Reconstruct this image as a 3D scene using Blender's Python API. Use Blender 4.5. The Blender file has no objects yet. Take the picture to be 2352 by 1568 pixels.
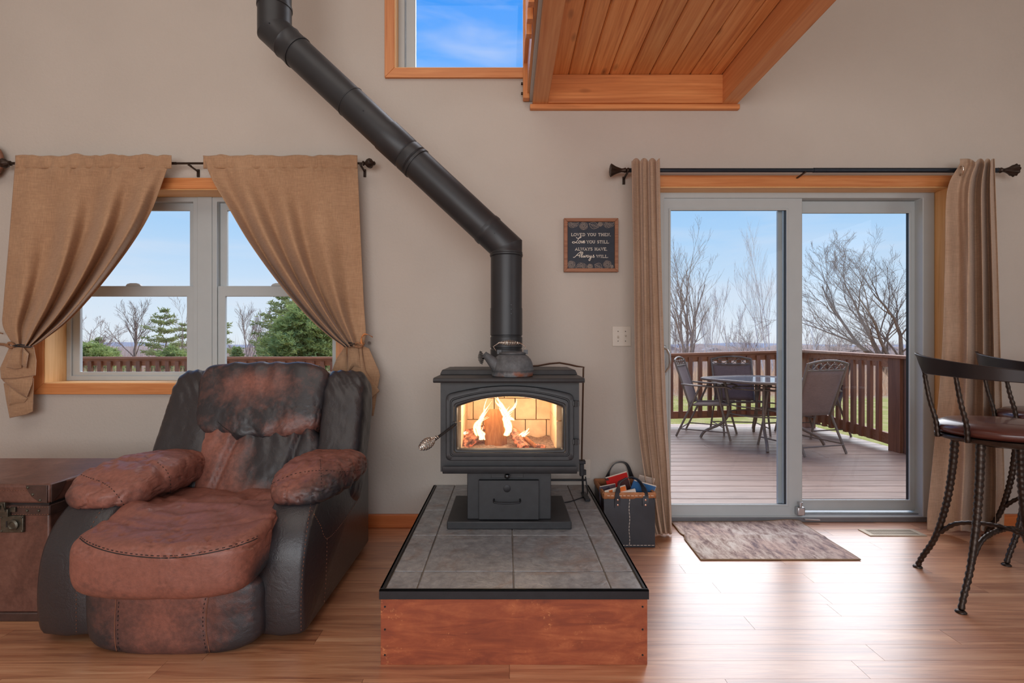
import bpy, math, random
from mathutils import Vector, Matrix, noise
from mathutils.bvhtree import BVHTree
R = random.Random(7)
S = bpy.context.scene
COL = S.collection
PI = math.pi
F = 1126.0          # focal length in photograph pixels
D = 3.03            # distance of the window wall
H = 1.13            # eye height

def lin(c):
    return tuple((v / 12.92 if v <= 0.04045 else ((v + 0.055) / 1.055) ** 2.4) for v in c)
def C8(r, g, b, a=1.0):
    return lin((r / 255, g / 255, b / 255)) + (a,)

# ---------------------------------------------------------------- camera
cam = bpy.data.objects.new('camera', bpy.data.cameras.new('camera'))
COL.objects.link(cam)
cam.location = (0, 0, H); cam.rotation_euler = (PI / 2, 0, 0)
cam.data.sensor_width = 36; cam.data.lens = F / 2352 * 36
cam.data.shift_x = (1176 - 1165) / 2352; cam.data.shift_y = (790 - 784) / 2352
cam.data.clip_start = 0.05; cam.data.clip_end = 3000
S.camera = cam

# ---------------------------------------------------------------- sky
w = bpy.data.worlds.new('sky'); S.world = w; w.use_nodes = True
nt = w.node_tree; nt.nodes.clear()
def N(t, kind, **kw):
    n = t.nodes.new(kind)
    for k, v in kw.items(): setattr(n, k, v)
    return n
def ramp(t, src, stops):
    r = N(t, 'ShaderNodeValToRGB'); t.links.new(src, r.inputs[0])
    e = r.color_ramp.elements
    while len(e) < len(stops): e.new(0.5)
    for i, (p, c) in enumerate(stops):
        e[i].position = p; e[i].color = c if len(c) == 4 else tuple(c) + (1,)
    return r
tc = N(nt, 'ShaderNodeTexCoord'); sp = N(nt, 'ShaderNodeSeparateXYZ')
nt.links.new(tc.outputs['Generated'], sp.inputs[0])
sky = ramp(nt, sp.outputs['Z'], [(0.0, C8(230, 241, 250)), (0.08, C8(212, 232, 251)), (0.20, C8(176, 215, 252)),
                                 (0.31, C8(146, 200, 252)), (0.47, C8(88, 171, 255)), (0.58, C8(64, 156, 253)), (1.0, C8(38, 112, 226))])
mp = N(nt, 'ShaderNodeMapping'); mp.inputs['Scale'].default_value = (1.6, 1.6, 9.0); mp.inputs['Rotation'].default_value = (0.05, 0.16, 0)
nt.links.new(tc.outputs['Generated'], mp.inputs[0])
nz = N(nt, 'ShaderNodeTexNoise'); nz.inputs['Scale'].default_value = 2.3; nz.inputs['Detail'].default_value = 7; nz.inputs['Distortion'].default_value = 0.5
nt.links.new(mp.outputs[0], nz.inputs[0])
cl = ramp(nt, nz.outputs[0], [(0.44, (0, 0, 0, 1)), (0.72, (1, 1, 1, 1))])
mx = N(nt, 'ShaderNodeMixRGB'); mx.inputs[2].default_value = C8(233, 236, 246)
mm = N(nt, 'ShaderNodeMath', operation='MULTIPLY'); mm.inputs[1].default_value = 0.36
nt.links.new(cl.outputs[0], mm.inputs[0]); nt.links.new(mm.outputs[0], mx.inputs[0]); nt.links.new(sky.outputs[0], mx.inputs[1])
bg = N(nt, 'ShaderNodeBackground'); bg.inputs[1].default_value = 1.0
nt.links.new(mx.outputs[0], bg.inputs[0])
wo = N(nt, 'ShaderNodeOutputWorld'); nt.links.new(bg.outputs[0], wo.inputs[0])

# ---------------------------------------------------------------- light and exposure
def area(name, loc, rot, sx, sy, power, col):
    l = bpy.data.lights.new(name, 'AREA'); l.shape = 'RECTANGLE'; l.size = sx; l.size_y = sy; l.energy = power; l.color = col
    o = bpy.data.objects.new(name, l); COL.objects.link(o); o.location = loc; o.rotation_euler = rot
    return o
sun = bpy.data.lights.new('sun', 'SUN'); sun.energy = 4.2; sun.angle = math.radians(70); sun.color = (1.0, 0.97, 0.92)
so = bpy.data.objects.new('sun', sun); COL.objects.link(so)
so.rotation_euler = Vector((-0.55, -1.0, -1.25)).to_track_quat('-Z', 'Y').to_euler()
area('rear_fill', (-0.6, -3.25, 1.7), (PI / 2, 0, 0), 5.0, 2.2, 138, (1.0, 0.98, 0.96))  # added broad soft fill from behind the camera, no visible source
area('overhead_fill', (-1.2, -0.6, 4.85), (0, 0, 0), 4.0, 3.0, 52, (1.0, 0.95, 0.89))  # added overhead fill that brightens the room, not a fixture
area('right_fill', (4.3, -0.6, 1.8), (PI / 2, 0, PI / 2), 2.4, 1.6, 14, (1.0, 0.94, 0.88))  # added weak fill from the unseen right side
S.view_settings.view_transform = 'Standard'; S.view_settings.look = 'None'
S.view_settings.gamma = 1; S.view_settings.use_curve_mapping = False; S.view_settings.exposure = 0.0
S.cycles.max_bounces = 8; S.cycles.diffuse_bounces = 4; S.cycles.glossy_bounces = 3; S.cycles.transparent_max_bounces = 24
S.cycles.transmission_bounces = 4; S.cycles.use_denoising = True; S.cycles.sample_clamp_indirect = 6
S.cycles.caustics_reflective = False; S.cycles.caustics_refractive = False

# ---------------------------------------------------------------- helpers
def W(px, py, Y):
    return Vector(((px - 1165) * Y / F, Y, H - (py - 790) * Y / F))
def WX(px, Y): return (px - 1165) * Y / F
def WZ(py, Y): return H - (py - 790) * Y / F

def catmull(pts, n=6, closed=False):
    pts = [Vector(p) for p in pts]; m = len(pts); out = []
    rng = range(m if closed else m - 1)
    for i in rng:
        if closed: a, b, c, d = pts[(i - 1) % m], pts[i], pts[(i + 1) % m], pts[(i + 2) % m]
        else: a, b, c, d = pts[max(i - 1, 0)], pts[i], pts[i + 1], pts[min(i + 2, m - 1)]
        for k in range(n):
            t = k / n
            out.append(0.5 * ((2 * b) + (c - a) * t + (2 * a - 5 * b + 4 * c - d) * t * t + (3 * b - a - 3 * c + d) * t ** 3))
    if not closed: out.append(pts[-1])
    return out

def lerp_table(tab, t):
    for i in range(len(tab) - 1):
        if t <= tab[i + 1][0]:
            a, b = tab[i], tab[i + 1]
            k = (t - a[0]) / max(b[0] - a[0], 1e-9); k = max(0, min(1, k))
            return a[1] + (b[1] - a[1]) * k
    return tab[-1][1]
def sstep(a, b, x):
    t = max(0, min(1, (x - a) / (b - a))); return t * t * (3 - 2 * t)

def wloc(o):
    v = Vector((0, 0, 0))
    while o: v += o.location; o = o.parent
    return v

class MB:
    def __init__(s): s.v = []; s.f = []; s.a = []
    def add(s, vs, fs):
        b = len(s.v); s.v += [Vector(v) for v in vs]; s.f += [tuple(b + i for i in f) for f in fs]; return s
    def box(s, x0, x1, y0, y1, z0, z1):
        if x0 > x1: x0, x1 = x1, x0
        if y0 > y1: y0, y1 = y1, y0
        if z0 > z1: z0, z1 = z1, z0
        return s.add([(x0, y0, z0), (x1, y0, z0), (x1, y1, z0), (x0, y1, z0), (x0, y0, z1), (x1, y0, z1), (x1, y1, z1), (x0, y1, z1)],
                     [(0, 3, 2, 1), (4, 5, 6, 7), (0, 1, 5, 4), (1, 2, 6, 5), (2, 3, 7, 6), (3, 0, 4, 7)])
    def beam(s, p, q, wx, h, up=(0, 0, 1)):
        p, q = Vector(p), Vector(q); d = (q - p).normalized(); u = Vector(up)
        sd = d.cross(u).normalized(); u = sd.cross(d).normalized()
        vs = []
        for c in (p, q):
            for a, b in ((-1, -1), (1, -1), (1, 1), (-1, 1)): vs.append(c + sd * a * wx / 2 + u * b * h / 2)
        return s.add(vs, [(0, 1, 2, 3), (7, 6, 5, 4), (0, 4, 5, 1), (1, 5, 6, 2), (2, 6, 7, 3), (3, 7, 4, 0)])
    def tube(s, pts, r, n=10, caps=True, closed=False, flat=None):
        pts = [Vector(p) for p in pts]; m = len(pts)
        if not hasattr(r, '__len__'): r = [r] * m
        t0 = (pts[1] - pts[0]).normalized()
        up = Vector((0, 0, 1)) if abs(t0.z) < 0.9 else Vector((1, 0, 0))
        nv = t0.cross(up).normalized(); vs = []; pt = t0
        for i in range(m):
            if closed: t = (pts[(i + 1) % m] - pts[i - 1]).normalized()
            elif i == 0: t = t0
            elif i == m - 1: t = (pts[i] - pts[i - 1]).normalized()
            else: t = ((pts[i + 1] - pts[i]).normalized() + (pts[i] - pts[i - 1]).normalized())
            if t.length < 1e-6: t = pt
            t = t.normalized()
            nv = (nv - t * nv.dot(t))
            nv = nv.normalized() if nv.length > 1e-6 else t.orthogonal().normalized()
            bv = t.cross(nv); pt = t
            for k in range(n):
                a = 2 * PI * k / n
                vs.append(pts[i] + (nv * math.cos(a) + bv * math.sin(a)) * r[i])
        fs = []
        for i in range(m if closed else m - 1):
            j = (i + 1) % m
            for k in range(n):
                l = (k + 1) % n; fs.append((i * n + k, i * n + l, j * n + l, j * n + k))
        if caps and not closed:
            fs.append(tuple(reversed(range(n)))); fs.append(tuple((m - 1) * n + k for k in range(n)))
        return s.add(vs, fs)
    def loft(s, loops, caps=(True, True), closed=True):
        n = len(loops[0]); vs = [v for l in loops for v in l]; fs = []
        for i in range(len(loops) - 1):
            for k in range(n if closed else n - 1):
                l = (k + 1) % n; fs.append((i * n + k, i * n + l, (i + 1) * n + l, (i + 1) * n + k))
        if caps[0]: fs.append(tuple(reversed(range(n))))
        if caps[1]: fs.append(tuple((len(loops) - 1) * n + k for k in range(n)))
        return s.add(vs, fs)
    def lathe(s, prof, n=24, M=None, caps=(True, True)):
        M = M or Matrix()
        loops = [[M @ Vector((r * math.cos(2 * PI * k / n), r * math.sin(2 * PI * k / n), z)) for k in range(n)] for r, z in prof]
        return s.loft(loops, caps)
    def prism(s, poly, to3, d0, d1):
        return s.loft([[to3(a, b, d0) for a, b in poly], [to3(a, b, d1) for a, b in poly]])
    def grid(s, fn, nu, nv):
        vs = [fn(i / nu, j / nv) for j in range(nv + 1) for i in range(nu + 1)]
        return s.add(vs, [(j * (nu + 1) + i, j * (nu + 1) + i + 1, (j + 1) * (nu + 1) + i + 1, (j + 1) * (nu + 1) + i) for j in range(nv) for i in range(nu)])
    def puffy(s, fn, e=4.0, n=20, wear=None):
        idx = {}; vs = []; fs = []; ws = []
        def vid(p):
            k = tuple(round(c, 5) for c in p)
            if k not in idx:
                d = (abs(p[0]) ** e + abs(p[1]) ** e + abs(p[2]) ** e) ** (1 / e)
                q = Vector(p) / d
                idx[k] = len(vs); vs.append(Vector(fn(q))); ws.append(wear(q) if wear else 0.0)
            return idx[k]
        for ax in range(3):
            for sg in (-1, 1):
                for i in range(n):
                    for j in range(n):
                        qd = []
                        for a, b in ((i, j), (i + 1, j), (i + 1, j + 1), (i, j + 1)):
                            p = [0, 0, 0]; p[ax] = sg
                            p[(ax + 1) % 3] = math.tan((a / n * 2 - 1) * PI / 4); p[(ax + 2) % 3] = math.tan((b / n * 2 - 1) * PI / 4)
                            qd.append(vid(p))
                        fs.append(tuple(qd) if sg > 0 else tuple(reversed(qd)))
        b = len(s.v); s.add(vs, fs)
        while len(s.a) < b: s.a.append(0.0)
        s.a += ws
        return s
    def bvh(s): return BVHTree.FromPolygons(s.v, s.f)
    def jiggle(s, fn):
        # move every vertex along its normal by fn(p)
        nr = [Vector((0, 0, 0)) for _ in s.v]
        for f in s.f:
            a = s.v[f[0]]; nn = (s.v[f[1]] - a).cross(s.v[f[2]] - a)
            for i in f: nr[i] += nn
        for i, v in enumerate(s.v):
            if nr[i].length > 0: s.v[i] = v + nr[i].normalized() * fn(v)
        return s
    def build(s, name, m, parent=None, bevel=0, seg=2, smooth=40, label=None, kind=None, solid=0):
        me = bpy.data.meshes.new(name)
        if parent is not None: off = wloc(parent); loc = Vector((0, 0, 0))
        else:
            xs = [v.x for v in s.v]; ys = [v.y for v in s.v]
            off = Vector(((min(xs) + max(xs)) / 2, (min(ys) + max(ys)) / 2, min(v.z for v in s.v))); loc = off
        me.from_pydata([v - off for v in s.v], [], s.f)
        me.materials.append(m); me.update()
        if s.a and any(s.a):
            at = me.attributes.new('wear', 'FLOAT', 'POINT')
            at.data.foreach_set('value', (s.a + [0.0] * (len(s.v) - len(s.a))))
        if smooth:
            me.shade_smooth()
            if smooth < 180: me.set_sharp_from_angle(angle=math.radians(smooth))
        o = bpy.data.objects.new(name, me); COL.objects.link(o); o.location = loc
        if parent is not None: o.parent = parent
        if bevel:
            b = o.modifiers.new('bevel', 'BEVEL'); b.width = bevel; b.segments = seg; b.limit_method = 'ANGLE'; b.angle_limit = 0.6
            b.harden_normals = False
        if solid:
            b = o.modifiers.new('solid', 'SOLIDIFY'); b.thickness = solid; b.offset = 0
        if label: o['label'] = label
        if kind: o['kind'] = kind
        return o

def empty(name, loc, label=None, cat=None, group=None, kind=None):
    o = bpy.data.objects.new(name, None); COL.objects.link(o); o.location = loc; o.empty_display_size = 0.1
    return tag(o, label, cat, group, kind)
def tag(o, label=None, cat=None, group=None, kind=None):
    if label: o['label'] = label
    if cat: o['category'] = cat
    if group: o['group'] = group
    if kind: o['kind'] = kind
    return o
KIDS = {}
def copy_tree(o, parent=None):
    c = o.copy(); COL.objects.link(c); c.parent = parent
    for k in list(o.children): copy_tree(k, c)
    return c
def inst(src, loc, parent=None, rot=None, scale=None):
    c = src.copy(); COL.objects.link(c); c.parent = parent; c.location = loc
    if rot: c.rotation_euler = rot
    if scale: c.scale = scale
    return c
def basis(p, axis):
    axis = Vector(axis).normalized()
    return Matrix.Translation(Vector(p)) @ axis.to_track_quat('Z', 'Y').to_matrix().to_4x4()
def coil(p, q, prof, turns, wire, n=14, wn=6):
    # helix from p to q, radius prof(t)
    M = basis(p, Vector(q) - Vector(p)); L = (Vector(q) - Vector(p)).length
    pts = [M @ Vector((prof(i / (turns * n)) * math.cos(2 * PI * i / n), prof(i / (turns * n)) * math.sin(2 * PI * i / n), L * i / (turns * n))) for i in range(turns * n + 1)]
    return MB().tube(pts, wire, wn)

# ---------------------------------------------------------------- materials
def newmat(name):
    m = bpy.data.materials.new(name); m.use_nodes = True; t = m.node_tree
    return m, t, t.nodes['Principled BSDF']
def coords(t, scale=(1, 1, 1), kind='Object', rnd=False, rot=(0, 0, 0)):
    tcn = N(t, 'ShaderNodeTexCoord'); src = tcn.outputs[kind]
    if rnd:
        oi = N(t, 'ShaderNodeObjectInfo'); ml = N(t, 'ShaderNodeVectorMath', operation='SCALE')
        cb = N(t, 'ShaderNodeCombineXYZ')
        for i in range(3): t.links.new(oi.outputs['Random'], cb.inputs[i])
        t.links.new(cb.outputs[0], ml.inputs[0]); ml.inputs['Scale'].default_value = 37.0
        ad = N(t, 'ShaderNodeVectorMath', operation='ADD'); t.links.new(src, ad.inputs[0]); t.links.new(ml.outputs[0], ad.inputs[1]); src = ad.outputs[0]
    mpn = N(t, 'ShaderNodeMapping'); mpn.inputs['Scale'].default_value = scale; mpn.inputs['Rotation'].default_value = rot
    t.links.new(src, mpn.inputs[0]); return mpn.outputs[0]
def noise_n(t, vec, scale, detail=5, rough=0.55, dist=0.0):
    n = N(t, 'ShaderNodeTexNoise'); n.inputs['Scale'].default_value = scale; n.inputs['Detail'].default_value = detail
    n.inputs['Roughness'].default_value = rough; n.inputs['Distortion'].default_value = dist; t.links.new(vec, n.inputs[0]); return n.outputs[0]
def bump(t, b, h, strength=0.3, dist=0.01, prev=None):
    n = N(t, 'ShaderNodeBump'); n.inputs['Strength'].default_value = strength; n.inputs['Distance'].default_value = dist
    t.links.new(h, n.inputs['Height'])
    if prev: t.links.new(prev, n.inputs['Normal'])
    t.links.new(n.outputs[0], b.inputs['Normal']); return n.outputs[0]
def mixc(t, fac, a, b, mode='MIX'):
    n = N(t, 'ShaderNodeMixRGB', blend_type=mode)
    for i, x in ((0, fac), (1, a), (2, b)):
        if isinstance(x, (int, float)): n.inputs[i].default_value = x
        elif isinstance(x, tuple): n.inputs[i].default_value = x
        else: t.links.new(x, n.inputs[i])
    return n.outputs[0]

def plain(name, c, rough=0.5, metal=0.0, var=0.12, nscale=12, bstr=0.0, bscale=200, bdist=0.001, spec=0.5, rnd=False, coat=0):
    m, t, b = newmat(name)
    v = coords(t, rnd=rnd)
    nn = noise_n(t, v, nscale)
    dk = tuple(x * (1 - var) for x in c[:3]) + (1,); lt = tuple(min(1, x * (1 + var)) for x in c[:3]) + (1,)
    t.links.new(ramp(t, nn, [(0.3, dk), (0.7, lt)]).outputs[0], b.inputs['Base Color'])
    b.inputs['Roughness'].default_value = rough; b.inputs['Metallic'].default_value = metal; b.inputs['Specular IOR Level'].default_value = spec
    b.inputs['Coat Weight'].default_value = coat
    if bstr: bump(t, b, noise_n(t, v, bscale, 3), bstr, bdist)
    return m

def wood(name, cl_, cm, cd, axis=0, scale=1.0, knots=0.5, flat=None, kden=1.0, rough=0.45, rnd=True, tone=0.0, bstr=0.15, coat=0.0, spec=0.5):
    # grain runs along the given axis of the object
    m, t, b = newmat(name)
    sc = [14.0 * scale] * 3; sc[axis] = 0.9 * scale
    v = coords(t, tuple(sc), rnd=rnd)
    g = noise_n(t, v, 1.6, 6, 0.6, 1.2)
    sc2 = [70.0 * scale] * 3; sc2[axis] = 1.6 * scale
    fine = noise_n(t, coords(t, tuple(sc2), rnd=rnd), 1.5, 4)
    base = ramp(t, g, [(0.28, cd), (0.5, cm), (0.72, cl_)]).outputs[0]
    base = mixc(t, 0.35, base, ramp(t, fine, [(0.3, cd), (0.65, cl_)]).outputs[0], 'MIX')
    if knots:
        sck = [8.0 * kden] * 3; sck[axis] = 3.2 * kden
        if flat is not None: sck[flat] = 0.0
        vo = N(t, 'ShaderNodeTexVoronoi'); vo.inputs['Scale'].default_value = 0.75
        t.links.new(coords(t, tuple(sck), rnd=rnd), vo.inputs[0])
        kn = ramp(t, vo.outputs['Distance'], [(0.035, (1, 1, 1, 1)), (0.07, (.55, .55, .55, 1)), (0.15, (0, 0, 0, 1))]).outputs[0]
        kk = N(t, 'ShaderNodeMath', operation='MULTIPLY'); t.links.new(kn, kk.inputs[0]); kk.inputs[1].default_value = knots
        base = mixc(t, kk.outputs[0], base, tuple(x * 0.22 for x in cd[:3]) + (1,))
    if tone:
        oi = N(t, 'ShaderNodeObjectInfo')
        base = mixc(t, 1.0, base, ramp(t, oi.outputs['Random'], [(0, (1 - tone,) * 3), (1, (1 + tone * 0.5,) * 3)]).outputs[0], 'MULTIPLY')
    t.links.new(base, b.inputs['Base Color'])
    b.inputs['Roughness'].default_value = rough; b.inputs['Coat Weight'].default_value = coat; b.inputs['Specular IOR Level'].default_value = spec
    bump(t, b, fine, bstr, 0.002)
    return m

def cloth(name, c, c2, trans=0.25, weave=900, rnd=False):
    m, t, b = newmat(name)
    v = coords(t, rnd=rnd)
    nn = noise_n(t, v, 5, 5)
    st = noise_n(t, coords(t, (1, 1, 0.08), rnd=rnd), 260, 2); st2 = noise_n(t, coords(t, (0.08, 0.08, 1), rnd=rnd), 260, 2)
    base = ramp(t, nn, [(0.3, c), (0.7, c2)]).outputs[0]
    base = mixc(t, 0.35, base, ramp(t, st, [(0.3, tuple(x * 0.75 for x in c[:3])), (0.7, tuple(min(1, x * 1.2) for x in c2[:3]))]).outputs[0])
    base = mixc(t, 0.25, base, ramp(t, st2, [(0.3, tuple(x * 0.75 for x in c[:3])), (0.7, tuple(min(1, x * 1.2) for x in c2[:3]))]).outputs[0])
    t.links.new(base, b.inputs['Base Color']); b.inputs['Roughness'].default_value = 0.75
    b.inputs['Sheen Weight'].default_value = 0.25; b.inputs['Specular IOR Level'].default_value = 0.25
    ad = N(t, 'ShaderNodeMath', operation='ADD'); t.links.new(st, ad.inputs[0]); t.links.new(st2, ad.inputs[1])
    nb = bump(t, b, ad.outputs[0], 0.2, 0.0015)
    tr = N(t, 'ShaderNodeBsdfTranslucent'); t.links.new(base, tr.inputs[0])
    ms = N(t, 'ShaderNodeMixShader'); ms.inputs[0].default_value = trans
    out = t.nodes['Material Output']
    t.links.new(b.outputs[0], ms.inputs[1]); t.links.new(tr.outputs[0], ms.inputs[2]); t.links.new(ms.outputs[0], out.inputs[0])
    return m

def glass_mat(name, tint=(1, 1, 1, 1), refl=1.0, specks=False):
    m, t, b = newmat(name); t.nodes.remove(b)
    out = t.nodes['Material Output']
    tr = N(t, 'ShaderNodeBsdfTransparent'); tr.inputs[0].default_value = tint
    gl = N(t, 'ShaderNodeBsdfGlossy'); gl.inputs['Roughness'].default_value = 0.02
    fr = N(t, 'ShaderNodeFresnel'); fr.inputs[0].default_value = 1.45
    ml = N(t, 'ShaderNodeMath', operation='MULTIPLY'); ml.inputs[1].default_value = refl; t.links.new(fr.outputs[0], ml.inputs[0])
    ms = N(t, 'ShaderNodeMixShader'); t.links.new(ml.outputs[0], ms.inputs[0]); t.links.new(tr.outputs[0], ms.inputs[1]); t.links.new(gl.outputs[0], ms.inputs[2])
    last = ms.outputs[0]
    if specks:
        v = coords(t); vo = N(t, 'ShaderNodeTexVoronoi'); vo.inputs['Scale'].default_value = 55; t.links.new(v, vo.inputs[0])
        k = ramp(t, vo.outputs['Distance'], [(0.035, (0.6, 0.6, 0.6, 1)), (0.07, (0, 0, 0, 1))]).outputs[0]
        df = N(t, 'ShaderNodeBsdfDiffuse'); df.inputs[0].default_value = (0.8, 0.8, 0.8, 1)
        m2 = N(t, 'ShaderNodeMixShader'); t.links.new(k, m2.inputs[0]); t.links.new(last, m2.inputs[1]); t.links.new(df.outputs[0], m2.inputs[2]); last = m2.outputs[0]
    t.links.new(last, out.inputs[0]); return m

def leather(name, worn, dark, base_wear=0.0, rough=0.42, pebble=0.35):
    m, t, b = newmat(name)
    at = N(t, 'ShaderNodeAttribute'); at.attribute_name = 'wear'
    v = coords(t)
    n1 = noise_n(t, v, 9, 7, 0.65, 0.4); n2 = noise_n(t, v, 60, 5, 0.6)
    a = N(t, 'ShaderNodeMath', operation='ADD'); t.links.new(at.outputs['Fac'], a.inputs[0]); a.inputs[1].default_value = base_wear
    s1 = N(t, 'ShaderNodeMath', operation='MULTIPLY_ADD'); t.links.new(n1, s1.inputs[0]); s1.inputs[1].default_value = 1.1; t.links.new(a.outputs[0], s1.inputs[2])
    s2 = N(t, 'ShaderNodeMath', operation='MULTIPLY_ADD'); t.links.new(n2, s2.inputs[0]); s2.inputs[1].default_value = 0.35; t.links.new(s1.outputs[0], s2.inputs[2])
    k = ramp(t, s2.outputs[0], [(0.0, (0, 0, 0, 1)), (1.0, (1, 1, 1, 1))])
    mr = N(t, 'ShaderNodeMapRange'); t.links.new(s2.outputs[0], mr.inputs[0]); mr.inputs[1].default_value = 0.85; mr.inputs[2].default_value = 1.55
    t.nodes.remove(k)
    wr = ramp(t, n2, [(0.3, tuple(x * 0.8 for x in worn[:3])), (0.7, tuple(x * 1.15 for x in worn[:3]))]).outputs[0]
    col = mixc(t, mr.outputs[0], dark, wr)
    t.links.new(col, b.inputs['Base Color'])
    rr = N(t, 'ShaderNodeMapRange'); t.links.new(mr.outputs[0], rr.inputs[0]); rr.inputs[3].default_value = rough; rr.inputs[4].default_value = rough + 0.2
    t.links.new(rr.outputs[0], b.inputs['Roughness']); b.inputs['Coat Weight'].default_value = .25; b.inputs['Coat Roughness'].default_value = .3
    vo = N(t, 'ShaderNodeTexVoronoi'); vo.inputs['Scale'].default_value = 330; t.links.new(v, vo.inputs[0])
    nb = bump(t, b, vo.outputs['Distance'], pebble, 0.0012)
    cr = noise_n(t, coords(t, (1, 1, 1), rot=(0.5, 0.3, 0.6)), 22, 4, 0.5, 1.5)
    bump(t, b, cr, 0.45, 0.005, nb)
    return m

def emit(name, c, s):
    m, t, b = newmat(name); b.inputs['Base Color'].default_value = (0, 0, 0, 1)
    b.inputs['Emission Color'].default_value = c; b.inputs['Emission Strength'].default_value = s; return m

M = {}
def mk_wall():
    m, t, b = newmat('wall_paint'); v = coords(t)
    b.inputs['Base Color'].default_value = C8(197, 184, 172); b.inputs['Roughness'].default_value = 0.85; b.inputs['Specular IOR Level'].default_value = 0.25
    n = noise_n(t, v, 60, 4, 0.6); n2 = noise_n(t, v, 1.5, 3)
    t.links.new(ramp(t, n2, [(0.3, C8(189, 180, 171)), (0.7, C8(195, 186, 177))]).outputs[0], b.inputs['Base Color'])
    bump(t, b, n, 0.35, 0.006); return m
M['wall'] = mk_wall()
M['ceil'] = plain('ceiling_paint', C8(225, 218, 208), 0.9, var=0.02)
M['trim'] = wood('trim_pine', C8(226, 158, 100), C8(212, 136, 80), C8(190, 112, 60), 0, 1.2, 0.25, rough=0.4, tone=0.06)
M['trimz'] = wood('trim_pine_upright', C8(226, 158, 100), C8(212, 136, 80), C8(190, 112, 60), 2, 1.2, 0.25, rough=0.4, tone=0.06)
M['jamb'] = wood('jamb_pine', C8(243, 200, 146), C8(234, 184, 124), C8(214, 160, 98), 0, 1.0, 0.6, rough=0.45, flat=1)
M['jambz'] = wood('jamb_pine_upright', C8(243, 200, 146), C8(234, 184, 124), C8(214, 160, 98), 2, 1.0, 0.6, rough=0.45, flat=0)
M['loft'] = wood('loft_plank', C8(246, 190, 130), C8(228, 158, 98), C8(192, 112, 60), 1, 0.9, 0.8, rough=0.45, flat=2, kden=1.15, tone=0.16)
M['beam'] = wood('loft_beam', C8(234, 174, 122), C8(220, 152, 100), C8(198, 126, 76), 1, 0.7, 0.6, rough=0.5, tone=0.08)
M['ledger'] = wood('loft_ledger', C8(234, 164, 104), C8(214, 136, 78), C8(168, 92, 48), 0, 0.7, 0.9, rough=0.5, flat=1, kden=1.1)
M['base'] = wood('baseboard_wood', C8(206, 124, 70), C8(192, 106, 54), C8(168, 86, 40), 0, 1.0, 0.1, rough=0.4)
M['vinyl'] = plain('white_vinyl', C8(182, 189, 191), 0.4, var=0.02)
M['vinyl_shade'] = plain('grey_track_metal', C8(120, 122, 126), 0.45, 0.3, var=0.05)
M['glass'] = glass_mat('window_glass'); M['glass_dusty'] = glass_mat('dusty_window_glass', specks=True)
M['black'] = plain('stove_black', C8(43, 44, 47), 0.48, 0.0, 0.2, 25, 0.25, 500, 0.0006)
M['blackmet'] = plain('black_metal', C8(40, 40, 43), 0.4, 0.5, 0.15, 30)
M['pipe'] = plain('stove_pipe_black', C8(48, 49, 52), 0.42, 0.2, 0.12, 9, 0.1, 300, 0.0004)
M['bronze'] = plain('bronze_rod', C8(58, 44, 36), 0.4, 0.6, 0.2, 40)
M['chrome'] = plain('polished_wire', C8(215, 205, 195), 0.22, 1.0, 0.05, 40)
M['steel'] = plain('bare_steel', C8(190, 192, 195), 0.3, 0.9, 0.1, 20)
M['curt'] = cloth('tan_curtain_cloth', C8(178, 138, 106), C8(200, 162, 128), 0.25)
M['curt2'] = cloth('linen_panel_cloth', C8(190, 158, 132), C8(210, 182, 158), 0.2)
def mk_floor():
    m, t, b = newmat('laminate_oak')
    v = coords(t, (0.8, 13, 1), rnd=True); g = noise_n(t, v, 1.8, 6, 0.6, 1.4)
    f = noise_n(t, coords(t, (2.2, 90, 1), rnd=True), 1.5, 4, 0.6)
    base = ramp(t, g, [(0.30, C8(132, 76, 50)), (0.43, C8(178, 114, 78)), (0.55, C8(206, 146, 106)), (0.72, C8(232, 184, 144))]).outputs[0]
    base = mixc(t, 0.3, base, ramp(t, f, [(0.3, C8(160, 100, 66)), (0.7, C8(228, 178, 138))]).outputs[0])
    oi = N(t, 'ShaderNodeObjectInfo')
    base = mixc(t, 1.0, base, ramp(t, oi.outputs['Random'], [(0, (0.72, 0.66, 0.62)), (0.5, (.96, 0.92, 0.89)), (1, (1.08, 1.10, 1.08))]).outputs[0], 'MULTIPLY')
    t.links.new(base, b.inputs['Base Color']); b.inputs['Roughness'].default_value = 0.38
    b.inputs['Specular IOR Level'].default_value = 0.8
    b.inputs['Coat Weight'].default_value = 1.0; b.inputs['Coat Roughness'].default_value = 0.33; b.inputs['Coat IOR'].default_value = 1.95
    n = bump(t, b, noise_n(t, coords(t, (2.5, 55, 1), rnd=True), 1.2, 3), 0.25, 0.0015)
    t.links.new(n, b.inputs['Coat Normal'])
    return m
M['floor'] = mk_floor()
M['deck'] = wood('deck_board_stain', C8(182, 150, 130), C8(152, 118, 98), C8(108, 78, 62), 0, 1.3, 0.1, rough=0.45, tone=0.15, bstr=0.3, spec=0.7)
M['rail'] = wood('rail_stain', C8(190, 130, 94), C8(166, 108, 76), C8(128, 78, 54), 0, 1.2, 0.5, rough=0.6, tone=0.15)
M['railz'] = wood('rail_stain_upright', C8(168, 112, 82), C8(142, 90, 66), C8(110, 66, 48), 2, 1.2, 0.2, rough=0.6, tone=0.2)
M['leather'] = leather('worn_leather', C8(138, 86, 72), C8(42, 40, 44))
M['leather_dk'] = leather('dark_leather', C8(112, 62, 52), C8(42, 39, 42), base_wear=-0.05, rough=0.38)
M['stitch'] = plain('tan_thread', C8(128, 84, 64), 0.7)
M['seamdk'] = plain('dark_seam', C8(28, 22, 22), 0.7)
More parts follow.
